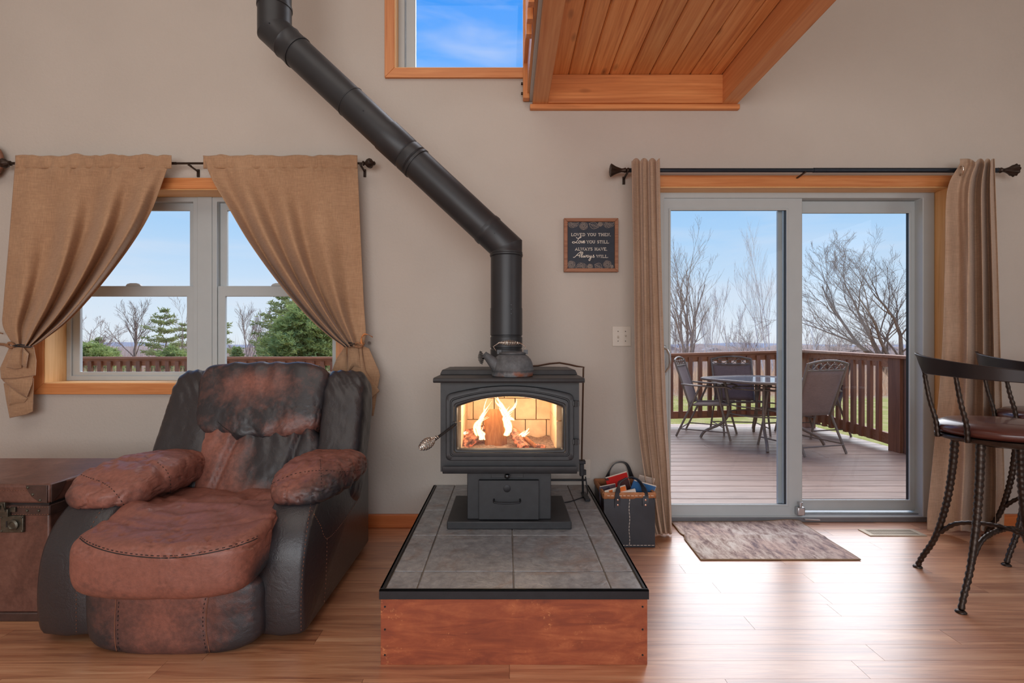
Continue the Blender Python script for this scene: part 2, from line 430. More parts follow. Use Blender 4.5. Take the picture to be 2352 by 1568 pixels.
# ================================================================ THE SETTING
def struct(mb, name, m, **kw):
    kw.setdefault('kind', 'structure'); return mb.build(name, m, **kw)
XL, XR, YB, ZC = -4.6, 4.6, -3.5, 5.2
# openings in the window wall: (x0, x1, z0, z1)
WIN1 = (-2.852, -1.05, 0.888, 2.085)
WIN2 = (-0.694, 0.95, 2.828, 4.1)
DOOR = (0.93, 2.726, 0.0, 2.099)
mb = MB(); T = D + 0.19
mb.box(XL, WIN1[0], D, T, 0, ZC); mb.box(WIN1[0], WIN1[1], D, T, 0, WIN1[2]); mb.box(WIN1[0], WIN1[1], D, T, WIN1[3], ZC)
mb.box(WIN1[1], WIN2[0], D, T, 0, ZC)
mb.box(WIN2[0], DOOR[0], D, T, 0, WIN2[2]); mb.box(WIN2[0], WIN2[1], D, T, WIN2[3], ZC)
mb.box(DOOR[0], WIN2[1], D, T, DOOR[3], WIN2[2]); mb.box(WIN2[1], DOOR[1], D, T, DOOR[3], ZC); mb.box(DOOR[1], XR, D, T, 0, ZC)
struct(mb, 'wall_back', M['wall'], smooth=0)
struct(MB().box(XL - .12, XL, YB, T, 0, ZC), 'wall_left', M['wall'], smooth=0)
# right wall, with the kitchen window opening
mb = MB(); mb.box(XR, XR + .12, YB, T, 0, 1.0); mb.box(XR, XR + .12, YB, T, 2.6, ZC); mb.box(XR, XR + .12, YB, -1.8, 1.0, 2.6); mb.box(XR, XR + .12, 0.6, T, 1.0, 2.6)
struct(mb, 'wall_right', M['wall'], smooth=0)
mb = MB(); mb.box(XL, XR, YB - .12, YB, 0, 0.8); mb.box(XL, XR, YB - .12, YB, 3.0, ZC); mb.box(XL, -2.4, YB - .12, YB, .8, 3.0); mb.box(3.2, XR, YB - .12, YB, .8, 3.0)
struct(mb, 'wall_front', M['wall'], smooth=0)
struct(MB().box(XL, XR, YB, T, ZC, ZC + .12), 'ceiling', M['ceil'], smooth=0)

# floor: slab with single laminate strips
floor = struct(MB().box(XL, XR, YB, D + .16, -0.12, -0.012), 'floor', M['base'], smooth=0)
PLW, PLL = 0.0953, 1.22
def proto(mb, name, m, parent, **kw):
    # a piece centred on its own origin, to be placed and repeated
    o = mb.build(name, m, parent, **kw); d = wloc(parent)
    for v in o.data.vertices: v.co += d
    return o
def place(o, p, used, parent):
    c = inst(o, (0, 0, 0), parent) if used else o
    c.location = Vector(p) - wloc(parent); return c
pm = proto(MB().box(-PLL / 2 + .0006, PLL / 2 - .0006, -PLW / 2 + .0004, PLW / 2 - .0004, -0.011, 0), 'floor_plank', M['floor'], floor, smooth=0)
used = False; y = D + .15 - PLW / 2; far = MB()
while y > YB:
    x = XL - R.random() * PLL + PLL / 2
    while x < XR + PLL / 2:
        if y > 1.3 and abs(x) - PLL / 2 < y * 1.12 + .1 and x > XL + PLL / 2 and x < XR - PLL / 2:
            place(pm, (x, y, 0), used, floor); used = True
        elif x + PLL / 2 > XL:
            far.box(max(XL, x - PLL / 2 + .0006), min(XR, x + PLL / 2 - .0006), y - PLW / 2 + .0004, y + PLW / 2 - .0004, -.011, 0)
        x += PLL
    y -= PLW
far.build('floor_plank_field', M['floor'], floor, smooth=0, kind='stuff')

# baseboards
mb = MB(); mb.box(XL, -0.47, D - .018, D, 0, .083); struct(mb, 'baseboard_left', M['base'], bevel=.004)
mb = MB(); mb.box(0.52, .86, D - .018, D, 0, .083); struct(mb, 'baseboard_middle', M['base'], bevel=.004)
mb = MB(); mb.box(2.82, XR, D - .018, D, 0, .083); struct(mb, 'baseboard_right', M['base'], bevel=.004)

def ring(x0, x1, z0, z1, y0, y1, wl, wr=None, wb=None, wt=None):
    wr = wl if wr is None else wr; wb = wl if wb is None else wb; wt = wl if wt is None else wt
    o = [(x0, z0), (x1, z0), (x1, z1), (x0, z1)]; i = [(x0 + wl, z0 + wb), (x1 - wr, z0 + wb), (x1 - wr, z1 - wt), (x0 + wl, z1 - wt)]
    m = MB(); vs = [Vector((x, y, z)) for y in (y0, y1) for lp in (o, i) for x, z in lp]; fs = []
    for k in range(4):
        l = (k + 1) % 4
        fs += [(k, l, 4 + l, 4 + k), (8 + l, 8 + k, 12 + k, 12 + l), (k, 8 + k, 8 + l, l), (4 + k, 4 + l, 12 + l, 12 + k)]
    return m.add(vs, fs)
def casing(parent, op, w, sides='lrbt'):
    x0, x1, z0, z1 = op; y0, y1 = D - .019, D
    to = lambda a, b, d: Vector((a, d, b))
    if 'b' in sides: MB().prism([(x0 - w, z0 - w), (x1 + w, z0 - w), (x1, z0), (x0, z0)], to, y0, y1).build('casing', M['trim'], parent, bevel=.003)
    if 't' in sides: MB().prism([(x0 - w, z1 + w), (x0, z1), (x1, z1), (x1 + w, z1 + w)], to, y0, y1).build('casing', M['trim'], parent, bevel=.003)
    bz0 = z0 if 'b' not in sides else z0 - w
    if 'l' in sides: MB().prism([(x0 - w, bz0), (x0, z0), (x0, z1), (x0 - w, z1 + w)], to, y0, y1).build('casing', M['trimz'], parent, bevel=.003)
    if 'r' in sides: MB().prism([(x1 + w, bz0), (x1 + w, z1 + w), (x1, z1), (x1, z0)], to, y0, y1).build('casing', M['trimz'], parent, bevel=.003)
def jamb(parent, op, y1, bottom=True):
    x0, x1, z0, z1 = op; t = .006
    if bottom: MB().box(x0, x1, D - .012, y1, z0 - t * 2, z0 + t).build('sill_board', M['jamb'], parent, bevel=.002)
    MB().box(x0, x1, D - .012, y1, z1 - t, z1 + t * 2).build('jamb_board', M['jamb'], parent, bevel=.002)
    for xa, xb in ((x0 - t * 2, x0 + t), (x1 - t, x1 + t * 2)):
        MB().box(xa, xb, D - .012, y1, z0, z1).build('jamb_board', M['jambz'], parent, bevel=.002)
def pane(parent, x0, x1, z0, z1, y, m='glass'):
    return MB().add([(x0, y, z0), (x1, y, z0), (x1, y, z1), (x0, y, z1)], [(0, 1, 2, 3)]).build('pane', M[m], parent, smooth=0)

# --- window_1: two double-hung units side by side
w1 = empty('window_1', (-1.95, D, .888), kind='structure')
casing(w1, WIN1, .067); jamb(w1, WIN1, 3.20)
Y0 = 3.164
for (xa, xb) in ((WIN1[0] + .006, -1.998), (-1.905, WIN1[1] - .006)):
    ring(xa, xb, .894, 2.079, Y0, 3.225, .03).build('frame', M['vinyl'], w1, bevel=.003)
    s = ring(xa + .03, xb - .03, .922, 1.507, 3.175, 3.198, .048, .048, .028, .068 * 1.0).build('sash', M['vinyl'], w1, bevel=.004, label='lower sash')
    pane(s, xa + .075, xb - .075, .945, 1.442, 3.19, 'glass_dusty')
    cx = (xa + xb) / 2
    MB().loft([[Vector((cx + a * .05 * k, 3.185 + b * .012, 1.507 + h)) for a, b in ((-1, -1), (1, -1), (1, 1), (-1, 1))] for k, h in ((1, 0), (.8, .012), (.4, .018))]).build('sash_lock', M['vinyl'], s, bevel=.002)
    s = ring(xa + .03, xb - .03, 1.46, 2.052, 3.200, 3.222, .045, .045, .03, .05).build('sash', M['vinyl'], w1, bevel=.004, label='upper sash')
    pane(s, xa + .07, xb - .07, 1.485, 2.006, 3.212)
MB().box(-1.999, -1.904, Y0 - .006, 3.225, .894, 2.079).build('mullion', M['vinyl'], w1, bevel=.004)
# --- window_2: high window beside the loft
w2 = empty('window_2', (.1, D, 2.828), kind='structure')
casing(w2, WIN2, .060); jamb(w2, WIN2, 3.14)
ring(WIN2[0] + .004, WIN2[1], 2.832, 4.09, 3.10, 3.20, .04, .04, .03, .04).build('frame', M['vinyl'], w2, bevel=.003)
s = ring(WIN2[0] + .048, WIN2[1] - .045, 2.85, 4.04, 3.125, 3.165, .06, .06, .03, .06).build('sash', M['vinyl'], w2, bevel=.004)
pane(s, WIN2[0] + .10, WIN2[1] - .10, 2.87, 3.99, 3.145)

# --- door_1: sliding patio door
d1 = empty('door_1', (1.83, D, 0), kind='structure')
casing(d1, DOOR, .068, 'lrt'); jamb(d1, DOOR, 3.20, False)
DX0, DX1 = DOOR[0] + .008, DOOR[1] - .008
ring(DX0, DX1, -.0, 2.094, 3.116, 3.235, .06, .075, .035, .035).build('frame', M['vinyl'], d1, bevel=.004)
MB().box(DX0, DX1, 3.112, 3.135, 0, .03).build('sill_track', M['vinyl_shade'], d1, bevel=.003)
MB().box(1.86, DX1 - .02, 3.15, 3.16, .03, .042).build('track_rail', M['steel'], d1)
def door_panel(x0, x1, z0, z1, y0, y1, st, wb, wt, name):
    p = ring(x0, x1, z0, z1, y0, y1, st[0], st[1], wb, wt).build('door_panel', M['vinyl'], d1, bevel=.004, label=name)
    gx0, gx1, gz0, gz1 = x0 + st[0], x1 - st[1], z0 + wb, z1 - wt
    ring(gx0 - .003, gx1 + .003, gz0 - .003, gz1 + .003, y0 - .006, y0 + .004, .012).build('glazing_bead', M['vinyl'], p, bevel=.002)
    ring(gx0, gx1, gz0, gz1, y0 + .006, y1 - .006, .004).build('gasket', M['blackmet'], p)
    pane(p, gx0, gx1, gz0, gz1, (y0 + y1) / 2)
    return p
lp = door_panel(.965, 1.884, .028, 2.062, 3.128, 3.166, (.068, .095), .072, .07, 'sliding panel in front')
MB().box(1.762, 1.79, 3.19, 3.21, .09, 2.0).build('interlock_stile', M['vinyl'], d1, bevel=.002)
rp = door_panel(1.80, 2.70, .05, 2.058, 3.180, 3.216, (.10, .085), .062, .07, 'fixed panel behind')
# D pull handle, foot bolt
MB().tube([W(1522, 798, 3.11), W(1532, 803, 3.075), W(1538, 815, 3.06), W(1539, 830, 3.06), W(1537, 843, 3.065), W(1530, 853, 3.08), W(1522, 857, 3.11)], .007, 8).build('handle', M['steel'], lp)
mb = MB(); mb.box(WX(1515, 3.12), WX(1530, 3.12), 3.118, 3.13, WZ(862, 3.12), WZ(793, 3.12)); mb.build('handle_plate', M['steel'], lp, bevel=.004)
fb = empty('foot_bolt', (1.855, 3.10, .03), 'small cast metal foot bolt at the bottom of the sliding door stiles', 'bolt')
MB().box(1.832, 1.882, 3.092, 3.127, .045, .10).build('housing', M['steel'], fb, bevel=.008)
MB().lathe([(.009, 0), (.009, .022), (.013, .022), (.013, .032)], 12, Matrix.Translation((1.857, 3.105, .098))).build('pin', M['steel'], fb)
MB().beam((1.88, 3.098, .024), (1.97, 3.09, .022), .012, .006).build('keeper_strap', M['steel'], fb)

# --- loft floor seen from below
loft = empty('loft_platform', (.78, 1.3, 2.57), kind='structure')
LY0 = -0.35
MB().box(.14, 1.425, D - .032, D, 2.570, 2.600).build('ledger_cleat', M['ledger'], loft, bevel=.004, label='narrow moulding under the ledger')
MB().box(.248, 1.318, D - .045, D, 2.600, 2.772).build('ledger_board', M['ledger'], loft, bevel=.003, label='knotty ledger board on the wall')
MB().box(.155, .250, LY0, D, 2.600, 2.83).build('beam', M['beam'], loft, bevel=.004, label='left edge beam')
MB().box(1.312, 1.410, LY0, D, 2.600, 2.83).build('beam', M['beam'], loft, bevel=.004, label='right edge beam')
px0 = .252; k = 0
while px0 < 1.31:
    wd = .1235
    x1 = min(px0 + wd, 1.312)
    vs = [(px0 + .003, 2.772), (px0 + .003, 2.80), (x1, 2.80), (x1, 2.772)]
    m_ = MB().prism([(px0 + .001, 2.781), (px0 + .007, 2.773), (x1 - .007, 2.773), (x1 - .001, 2.781), (x1 - .001, 2.80), (px0 + .001, 2.80)], lambda a, b, d: Vector((a, d, b)), LY0, D)
    m_.build('plank', M['loft'], loft, smooth=20); px0 += wd
MB().box(.10, 1.43, LY0, D, 2.831, 2.85).build('subfloor', M['beam'], loft)
MB().box(.137, .1545, LY0, D - .01, 2.625, 2.84).build('white_edging', M['vinyl'], loft, label='white painted edge strip')
MB().box(.122, .1365, LY0, D - .06, 2.650, 2.84).build('fascia_board', M['beam'], loft, label='dark outer fascia board')
MB().box(.096, .136, D - .06, D - .012, 2.622, 3.85).build('newel_post', M['trimz'], loft, bevel=.003)
for yb in (D - .09, 2.83): pass
y = 2.395
while y > LY0 + .05:
    MB().box(.092, .120, y - .019, y + .019, 2.632, 3.72).build('baluster', M['trimz'], loft, bevel=.002); y -= .112
MB().box(.085, .145, LY0, D - .012, 3.72, 3.76).build('top_rail', M['beam'], loft, bevel=.004)
mb = MB()
for z in (2.72, 2.66): mb.lathe([(.008, 0), (.008, .012)], 10, basis((.096, D - .035, z), (-1, 0, 0)))
mb.build('bolt', M['bronze'], loft)

# ================================================================ OUTSIDE
DZ = -0.03
deck = empty('deck', (0, 5, DZ), kind='structure')
y = 3.36; r2 = random.Random(3)
bmesh_cache = {}
while y < 6.98:
    xs = [-6.6, -3.1 + r2.uniform(-1, 1), r2.uniform(1.2, 3.6), 4.33] if r2.random() < .5 else [-6.6, r2.uniform(-1.5, 1.0), 4.33]
    for a, b in zip(xs, xs[1:]):
        key = round(b - a, 2)
        MB().box(a + .002, b - .002, y, y + .154, DZ - .035, DZ).build('deck_board', M['deck'], deck, bevel=.004, smooth=0)
    y += .164
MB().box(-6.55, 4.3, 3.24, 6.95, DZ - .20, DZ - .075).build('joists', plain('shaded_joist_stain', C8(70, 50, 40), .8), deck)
mb = MB()
for x in (-6.5, -4, -1.2, 1.6, 4.2):
    for yy in (3.6, 6.85): mb.box(x - .06, x + .06, yy - .06, yy + .06, -1.4, DZ - .1)
mb.build('support_posts', M['railz'], deck)
# the railing is not quite level: height grows toward the far corner
RY = 6.87
def zo(x): return lerp_table([(-6.6, 0), (-2.4, 0), (2.2, .045), (4.2, .10)], x)
rail = empty('deck_railing', (-1.2, RY, DZ), 'stained wooden deck railing running straight across behind the patio table', 'railing')
xs = [-6.6, -3.9, -2.4, 2.2, 4.24]
for a, b in zip(xs, xs[1:]):
    MB().beam((a, RY, .937 + zo(a)), (b, RY, .937 + zo(b)), .14, .032).build('rail_cap', M['rail'], rail, bevel=.004)
    MB().beam((a, RY + .02, .875 + zo(a)), (b, RY + .02, .875 + zo(b)), .04, .095).build('top_rail', M['rail'], rail, bevel=.003)
    MB().beam((a, RY + .02, .085 + zo(a)), (b, RY + .02, .085 + zo(b)), .04, .10).build('bottom_rail', M['rail'], rail, bevel=.003)
bal = proto(MB().box(-.026, .026, -.019, .019, 0, .84), 'baluster', M['railz'], rail, smooth=0)
x = -6.5; used = False
while x < 4.05:
    place(bal, (x, RY - .02, .05 + zo(x)), used, rail); used = True; x += .1352
for x in (-6.55, -3.2): MB().box(x - .045, x + .045, RY + .04, RY + .13, -.9, .92).build('post', M['railz'], rail)
rail2 = empty('deck_railing', (4.18, 6.1, DZ), 'stained wooden deck railing along the right side of the deck, sloping towards the house', 'railing')
MB().beam((4.19, 6.94, 1.035), (4.22, 4.95, .985), .14, .032, (0, 0, 1)).build('rail_cap', M['rail'], rail2, bevel=.004)
MB().beam((4.197, 6.9, .97), (4.197, 5.22, .925), .04, .10).build('top_rail', M['rail'], rail2, bevel=.003)
MB().beam((4.20, 6.9, .16), (4.20, 5.22, .085), .04, .12).build('bottom_rail', M['rail'], rail2, bevel=.003)
y = 6.72
while y > 5.42:
    MB().box(4.155, 4.193, y - .026, y + .026, .05, .94).build('baluster', M['railz'], rail2, smooth=0); y -= .135
MB().box(4.14, 4.28, 6.80, 6.94, -1.3, 1.02).build('post', M['railz'], rail2, bevel=.004)
MB().box(4.17, 4.33, 5.21, 5.37, -1.3, .985).build('post', M['railz'], rail2, bevel=.006)
MB().box(4.20, 4.36, 5.02, 5.19, -1.3, .98).build('post', M['railz'], rail2, bevel=.006)

# ground
def gz(x, y): return -0.75 - 1.2 * sstep(15, 40, y) - 4.0 * sstep(40, 160, y) + .05 * noise.noise(Vector((x * .3, y * .3, 0)))
def mk_ground():
    m, t, b = newmat('field'); v = coords(t)
    sp_ = N(t, 'ShaderNodeSeparateXYZ'); t.links.new(v, sp_.inputs[0])
    g = ramp(t, noise_n(t, v, 1.7, 8, .7), [(.3, C8(150, 142, 78)), (.5, C8(176, 172, 96)), (.62, C8(200, 180, 126)), (.75, C8(160, 164, 78))]).outputs[0]
    g2 = ramp(t, noise_n(t, v, .5, 8, .7), [(.3, C8(176, 144, 116)), (.7, C8(206, 178, 146))]).outputs[0]
    ad = N(t, 'ShaderNodeMath', operation='ADD'); t.links.new(sp_.outputs['Y'], ad.inputs[0]); t.links.new(noise_n(t, v, .4, 5), ad.inputs[1])
    mr = N(t, 'ShaderNodeMapRange'); t.links.new(ad.outputs[0], mr.inputs[0]); mr.inputs[1].default_value = 17.2; mr.inputs[2].default_value = 19.0
    t.links.new(mixc(t, mr.outputs[0], g, g2), b.inputs['Base Color']); b.inputs['Roughness'].default_value = .95; b.inputs['Specular IOR Level'].default_value = .1
    bump(t, b, noise_n(t, v, 60, 3), .6, .03); return m
gm = MB().grid(lambda u, v: (lambda x, y: Vector((x, y, gz(x, y))))((u * 2 - 1) * (20 + 700 * v), 3.3 + 640 * v * v * v), 90, 120)
me_ = gm
o = gm.build('ground', mk_ground(), smooth=180, kind='structure')
for vtx in o.data.vertices: vtx.co += o.location
o.location = (0, 0, 0)
# distant hills and forest bands, real ridges far off
def band(name, y0, depth, top, amp, sc, m, x0, x1, n, seed, kind='structure'):
    def fn(u, v):
        x = x0 + (x1 - x0) * u; a = PI * v
        h = top + amp * noise.fractal(Vector((x * sc, seed, v * 1.3)), 1.0, 2.0, 5)
        return Vector((x, y0 + depth * v, -9 + (h + 9) * math.sin(a) ** .5))
    return MB().grid(fn, n, 6).build(name, m, smooth=180, kind=kind)
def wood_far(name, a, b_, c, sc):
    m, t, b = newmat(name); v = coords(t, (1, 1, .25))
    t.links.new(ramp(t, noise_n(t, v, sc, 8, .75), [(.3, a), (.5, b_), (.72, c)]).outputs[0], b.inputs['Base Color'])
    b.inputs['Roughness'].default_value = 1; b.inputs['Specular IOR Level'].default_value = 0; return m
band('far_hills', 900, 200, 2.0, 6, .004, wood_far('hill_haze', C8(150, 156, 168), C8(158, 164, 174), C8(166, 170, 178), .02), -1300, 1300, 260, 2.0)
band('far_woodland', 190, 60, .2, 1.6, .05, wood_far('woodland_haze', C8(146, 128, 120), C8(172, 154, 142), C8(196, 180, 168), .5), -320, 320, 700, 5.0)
# ================================================================ HEARTH, STOVE, PIPE
HX0, HX1, HY0, HZ = -.449, .497, 1.726, .262
hearth = empty('hearth_platform', (.024, 2.38, 0), 'raised tiled stove platform with red stained plywood front and black metal edging', 'hearth')
def mk_ply():
    m, t, b = newmat('red_stained_plywood'); v = coords(t)
    g = noise_n(t, coords(t, (1.2, 1, 6)), 3.5, 8, .65, 1.0); bl = noise_n(t, v, 7, 6, .7, .5); sc_ = noise_n(t, coords(t, (1, 1, 1)), 90, 4, .7)
    c = ramp(t, g, [(.3, C8(122, 60, 42)), (.5, C8(160, 84, 54)), (.7, C8(186, 108, 70))]).outputs[0]
    c = mixc(t, ramp(t, bl, [(.42, (0,) * 3), (.62, (.55,) * 3)]).outputs[0], c, C8(134, 66, 46))
    k1 = ramp(t, bl, [(.34, (1,) * 3), (.44, (0,) * 3)]).outputs[0]; k2 = ramp(t, sc_, [(.56, (0,) * 3), (.66, (1,) * 3)]).outputs[0]
    c = mixc(t, mixc(t, 1.0, k1, k2, 'MULTIPLY'), c, C8(214, 142, 92))
    vo = N(t, 'ShaderNodeTexVoronoi'); vo.inputs['Scale'].default_value = 3.2; t.links.new(coords(t, (1, 1, 1.6)), vo.inputs[0])
    c = mixc(t, ramp(t, vo.outputs['Distance'], [(.04, (.6,) * 3), (.10, (0,) * 3)]).outputs[0], c, C8(92, 46, 34))
    t.links.new(c, b.inputs['Base Color']); b.inputs['Roughness'].default_value = .5; bump(t, b, g, .12, .002); return m
M['ply'] = mk_ply()
MB().box(HX0 + .003, HX1 - .003, HY0 + .002, HY0 + .02, .0, .236).build('front_panel', M['ply'], hearth, bevel=.001)
for xa in (HX0 + .003, HX1 - .02): MB().box(xa, xa + .017, HY0 + .021, D - .02, 0, .236).build('side_panel', wood('stained_side', C8(186, 92, 50), C8(160, 74, 40), C8(124, 54, 32), 1, .45, .3, rough=.5) if xa < 0 else bpy.data.materials['stained_side'], hearth)
MB().box(HX0 + .012, HX1 - .012, HY0 + .012, D - .001, .236, .2565).build('grout_bed', plain('grout', C8(132, 126, 120), .9, var=.2, nscale=60), hearth)
mb = MB(); mb.box(HX0 - .002, HX1 + .002, HY0 - .002, HY0 + .006, .232, .265); mb.box(HX0 - .002, HX1 + .002, HY0 - .002, HY0 + .012, .260, .265)
mb.build('edge_trim', M['blackmet'], hearth, bevel=.001)
for xa, xb, xc in ((HX0 - .002, HX0 + .006, HX0 + .014), (HX1 + .002, HX1 - .006, HX1 - .014)):
    mb = MB(); mb.box(xa, xb, HY0 + .013, D - .02, .232, .265); mb.box(xa, xc, HY0 + .013, D - .02, .260, .265); mb.build('edge_trim', M['blackmet'], hearth, bevel=.001)
def mk_tile():
    m, t, b = newmat('slate_tile'); v = coords(t, rnd=True)
    n = noise_n(t, v, 5, 8, .68, .8); n2 = noise_n(t, v, 26, 6, .7, .5)
    oi = N(t, 'ShaderNodeObjectInfo')
    gray = ramp(t, n2, [(.3, C8(112, 112, 114)), (.55, C8(142, 142, 144)), (.75, C8(166, 164, 164))]).outputs[0]
    brn = ramp(t, n2, [(.3, C8(100, 82, 72)), (.55, C8(128, 106, 94)), (.75, C8(150, 132, 122))]).outputs[0]
    k = ramp(t, n, [(.50, (0, 0, 0, 1)), (.72, (.8, .8, .8, 1))]).outputs[0]
    t.links.new(mixc(t, k, gray, brn), b.inputs['Base Color'])
    b.inputs['Roughness'].default_value = .36; b.inputs['Specular IOR Level'].default_value = .6
    nb = bump(t, b, noise_n(t, v, 14, 6, .6, 2.0), .55, .006); bump(t, b, n2, .2, .002, nb); return m
M['tile'] = mk_tile()
cols = [HX0 + .015, -.321, .023, .370, HX1 - .015]; rows = [HY0 + .013, 1.873, 2.226, 2.567, 2.918, D - .001]
for i in range(4):
    for j in range(5):
        MB().box(cols[i] + .0025, cols[i + 1] - .0025, rows[j] + .0025, rows[j + 1] - .0025, .2565, .262).build('tile', M['tile'], hearth, bevel=.0025)
mb = MB()
for x in (HX0 + .018, HX1 - .02):
    for z in (.035, .125, .205): mb.lathe([(.0035, 0), (.0035, .002)], 8, basis((x, HY0 + .0025, z), (0, -1, 0)))
mb.build('screw_head', M['blackmet'], hearth)

stove = empty('wood_stove', (.012, 2.45, .262), 'black steel wood stove with an arched glass door, fire burning inside', 'stove')
K = M['black']
# base plate, pedestal
MB().box(-.283, .302, 2.294, 2.69, .2622, .300).build('base_plate', K, stove, bevel=.005)
MB().box(-.190, .208, 2.325, 2.62, .300, .542).build('pedestal', K, stove, bevel=.003)
ash = MB().box(-.134, .149, 2.302, 2.326, .306, .490).build('ash_drawer', K, stove, bevel=.002)
MB().tube(catmull([(-.062, 2.302, .402), (-.062, 2.282, .398), (-.054, 2.276, .393), (0, 2.274, .391), (.052, 2.276, .393), (.060, 2.282, .398), (.060, 2.302, .402)], 5), .004, 8).build('drawer_handle', M['blackmet'], ash)
MB().lathe([(.017, 0), (.017, .003), (.014, .004)], 20, basis((-.001, 2.302, .452), (0, -1, 0))).build('latch_disc', M['blackmet'], ash)
MB().box(-.076, .076, 2.318, 2.326, .498, .532).build('damper_plate', K, stove, bevel=.001)
mb = MB(); mb.lathe([(.005, 0), (.005, .012), (.010, .016), (.0135, .024), (.012, .034), (.006, .038)], 16, basis((0, 2.318, .513), (0, -1, 0))); mb.build('draft_knob', plain('glossy_knob', C8(20, 20, 22), .12), stove)
# firebox shell, open at the front behind the glass
BX0, BX1, BY0, BY1, BZ0, BZ1 = -.306, .330, 2.25, 2.72, .545, .955
GX0, GX1, GZ0 = -.228, .243, .657
mb = MB()
mb.box(BX0, BX1, BY0 + .03, BY1, BZ0, .600); mb.box(BX0, BX1, BY0 + .03, BY1, .935, BZ1)
mb.box(BX0, GX0 - .02, BY0 + .03, BY1, .600, .935); mb.box(GX1 + .02, BX1, BY0 + .03, BY1, .600, .935); mb.box(GX0 - .02, GX1 + .02, BY1 - .02, BY1, .600, .935)
mb.build('firebox', K, stove, smooth=0)
FACE = True
# ash lip
MB().prism([(BY0, .566), (BY0 - .028, .572), (BY0 - .034, .578), (BY0 - .034, .556), (BY0 - .024, .541), (BY0, .541)], lambda a, b, d: Vector((d, a, b)), BX0 + .012, BX1 - .012).build('ash_lip', K, stove, bevel=.003)
# top plate and raised step
MB().prism([(2.195, .957), (2.190, .966), (2.196, .977), (2.215, .979), (2.75, .979), (2.75, .955), (2.215, .955)], lambda a, b, d: Vector((d, a, b)), -.332, .347).build('top_plate', K, stove, bevel=.002)
MB().loft([[Vector((x, y, z)) for x, y in ((-.342 + e + .01, 2.42 + e), (.352 - e - .005, 2.42 + e), (.352 - e - .005, 2.745), (-.342 + e + .01, 2.745))] for z, e in ((.979, 0), (.99, .004), (1.003, .010))]).build('raised_top', K, stove, bevel=.003)
MB().box(-.30, .30, 2.775, 2.782, .60, 1.002).build('rear_heat_shield', M['blackmet'], stove)
MB().box(-.2, .22, 2.72, 2.776, .62, .70).build('rear_bracket', M['blackmet'], stove)
# arched door built from nested loops
def arch(i, y, n=14):
    x0, x1, z0, zs, zm = -.279 + i, .303 - i, .600 + i, .900 - i * 1.12, .941 - i
    r = max(.022 - i * .25, .006); pts = []
    def rc(c, a, b): # rounded corner
        return [((1 - t) ** 2 * a[0] + 2 * t * (1 - t) * c[0] + t * t * b[0], (1 - t) ** 2 * a[1] + 2 * t * (1 - t) * c[1] + t * t * b[1]) for t in (0, .25, .5, .75, 1)]
    top = lambda x: zs + (zm - zs) * (1 - ((x - (x0 + x1) / 2) / ((x1 - x0) / 2)) ** 2)
    pts += rc((x0, z0), (x0, z0 + r), (x0 + r, z0)); pts += rc((x1, z0), (x1 - r, z0), (x1, z0 + r))
    pts += rc((x1, zs), (x1, zs - r), (x1 - r, top(x1 - r)))
    for k in range(1, n): pts.append((x1 - r + (x0 - x1 + 2 * r) * k / n, top(x1 - r + (x0 - x1 + 2 * r) * k / n)))
    pts += rc((x0, zs), (x0 + r, top(x0 + r)), (x0, zs - r))
    return [Vector((a, y, b)) for a, b in pts]
f0 = BY0 - .004
prof = [(0, f0 + .004), (0, f0 - .012), (.003, f0 - .016), (.018, f0 - .016), (.020, f0 - .012), (.023, f0 - .012), (.026, f0 - .019), (.036, f0 - .020), (.039, f0 - .013), (.044, f0 - .013), (.049, f0 - .008), (.052, f0 + .012)]
ins = arch(.040, BY0); cxx, czz = (BX0 + BX1) / 2, .76; otr = []
for p in ins:
    dx, dz = p.x - cxx, p.z - czz; k = min((BX1 - cxx if dx > 0 else cxx - BX0) / max(abs(dx), 1e-6), (BZ1 - czz if dz > 0 else czz - BZ0) / max(abs(dz), 1e-6)); otr.append(Vector((cxx + dx * k, BY0, czz + dz * k)))
for cxn, czn in ((BX0, BZ0), (BX1, BZ0), (BX1, BZ1), (BX0, BZ1)):
    q = min(otr, key=lambda p: (p.x - cxn) ** 2 + (p.z - czn) ** 2); q.x, q.z = cxn, czn
bk = lambda l: [p + Vector((0, .03, 0)) for p in l]
mb = MB().loft([ins, otr, bk(otr), bk(ins), ins], caps=(False, False)); mb.build('face_plate', K, stove, smooth=30)
door = MB().loft([arch(i, y) for i, y in prof] , caps=(False, False)).build('door', K, stove, smooth=50)
g = arch(.051, f0 + .004)
gp = MB().add(g, [tuple(range(len(g)))]).build('door_glass', glass_mat('stove_glass', C8(255, 246, 236)), door, smooth=0)
for z in (.860, .686):
    mb = MB(); mb.box(.298, .328, f0 - .02, f0 + .002, z - .011, z + .011); mb.lathe([(.007, -.014), (.007, .014)], 12, Matrix.Translation((.312, f0 - .020, z))); mb.build('hinge', K, stove, bevel=.001)
hp, hq = W(1047, 973, 2.215), W(999, 1009, 2.13)
h = MB(); h.lathe([(.014, 0), (.014, .022)], 14, basis((-.242, f0 - .012, .765), (0, -1, 0))); h.tube([(-.242, f0 - .03, .765), hp, hq], .0062, 10)
h = h.build('handle', M['blackmet'], door)
coil(W(1004, 1004, 2.14), W(965, 1029, 2.06), lambda t: .008 if t < .2 else .008 + .015 * math.sin(PI * min(1, (t - .2) / .8)) ** .8, 9, .0021).build('coil_grip', M['chrome'], h)
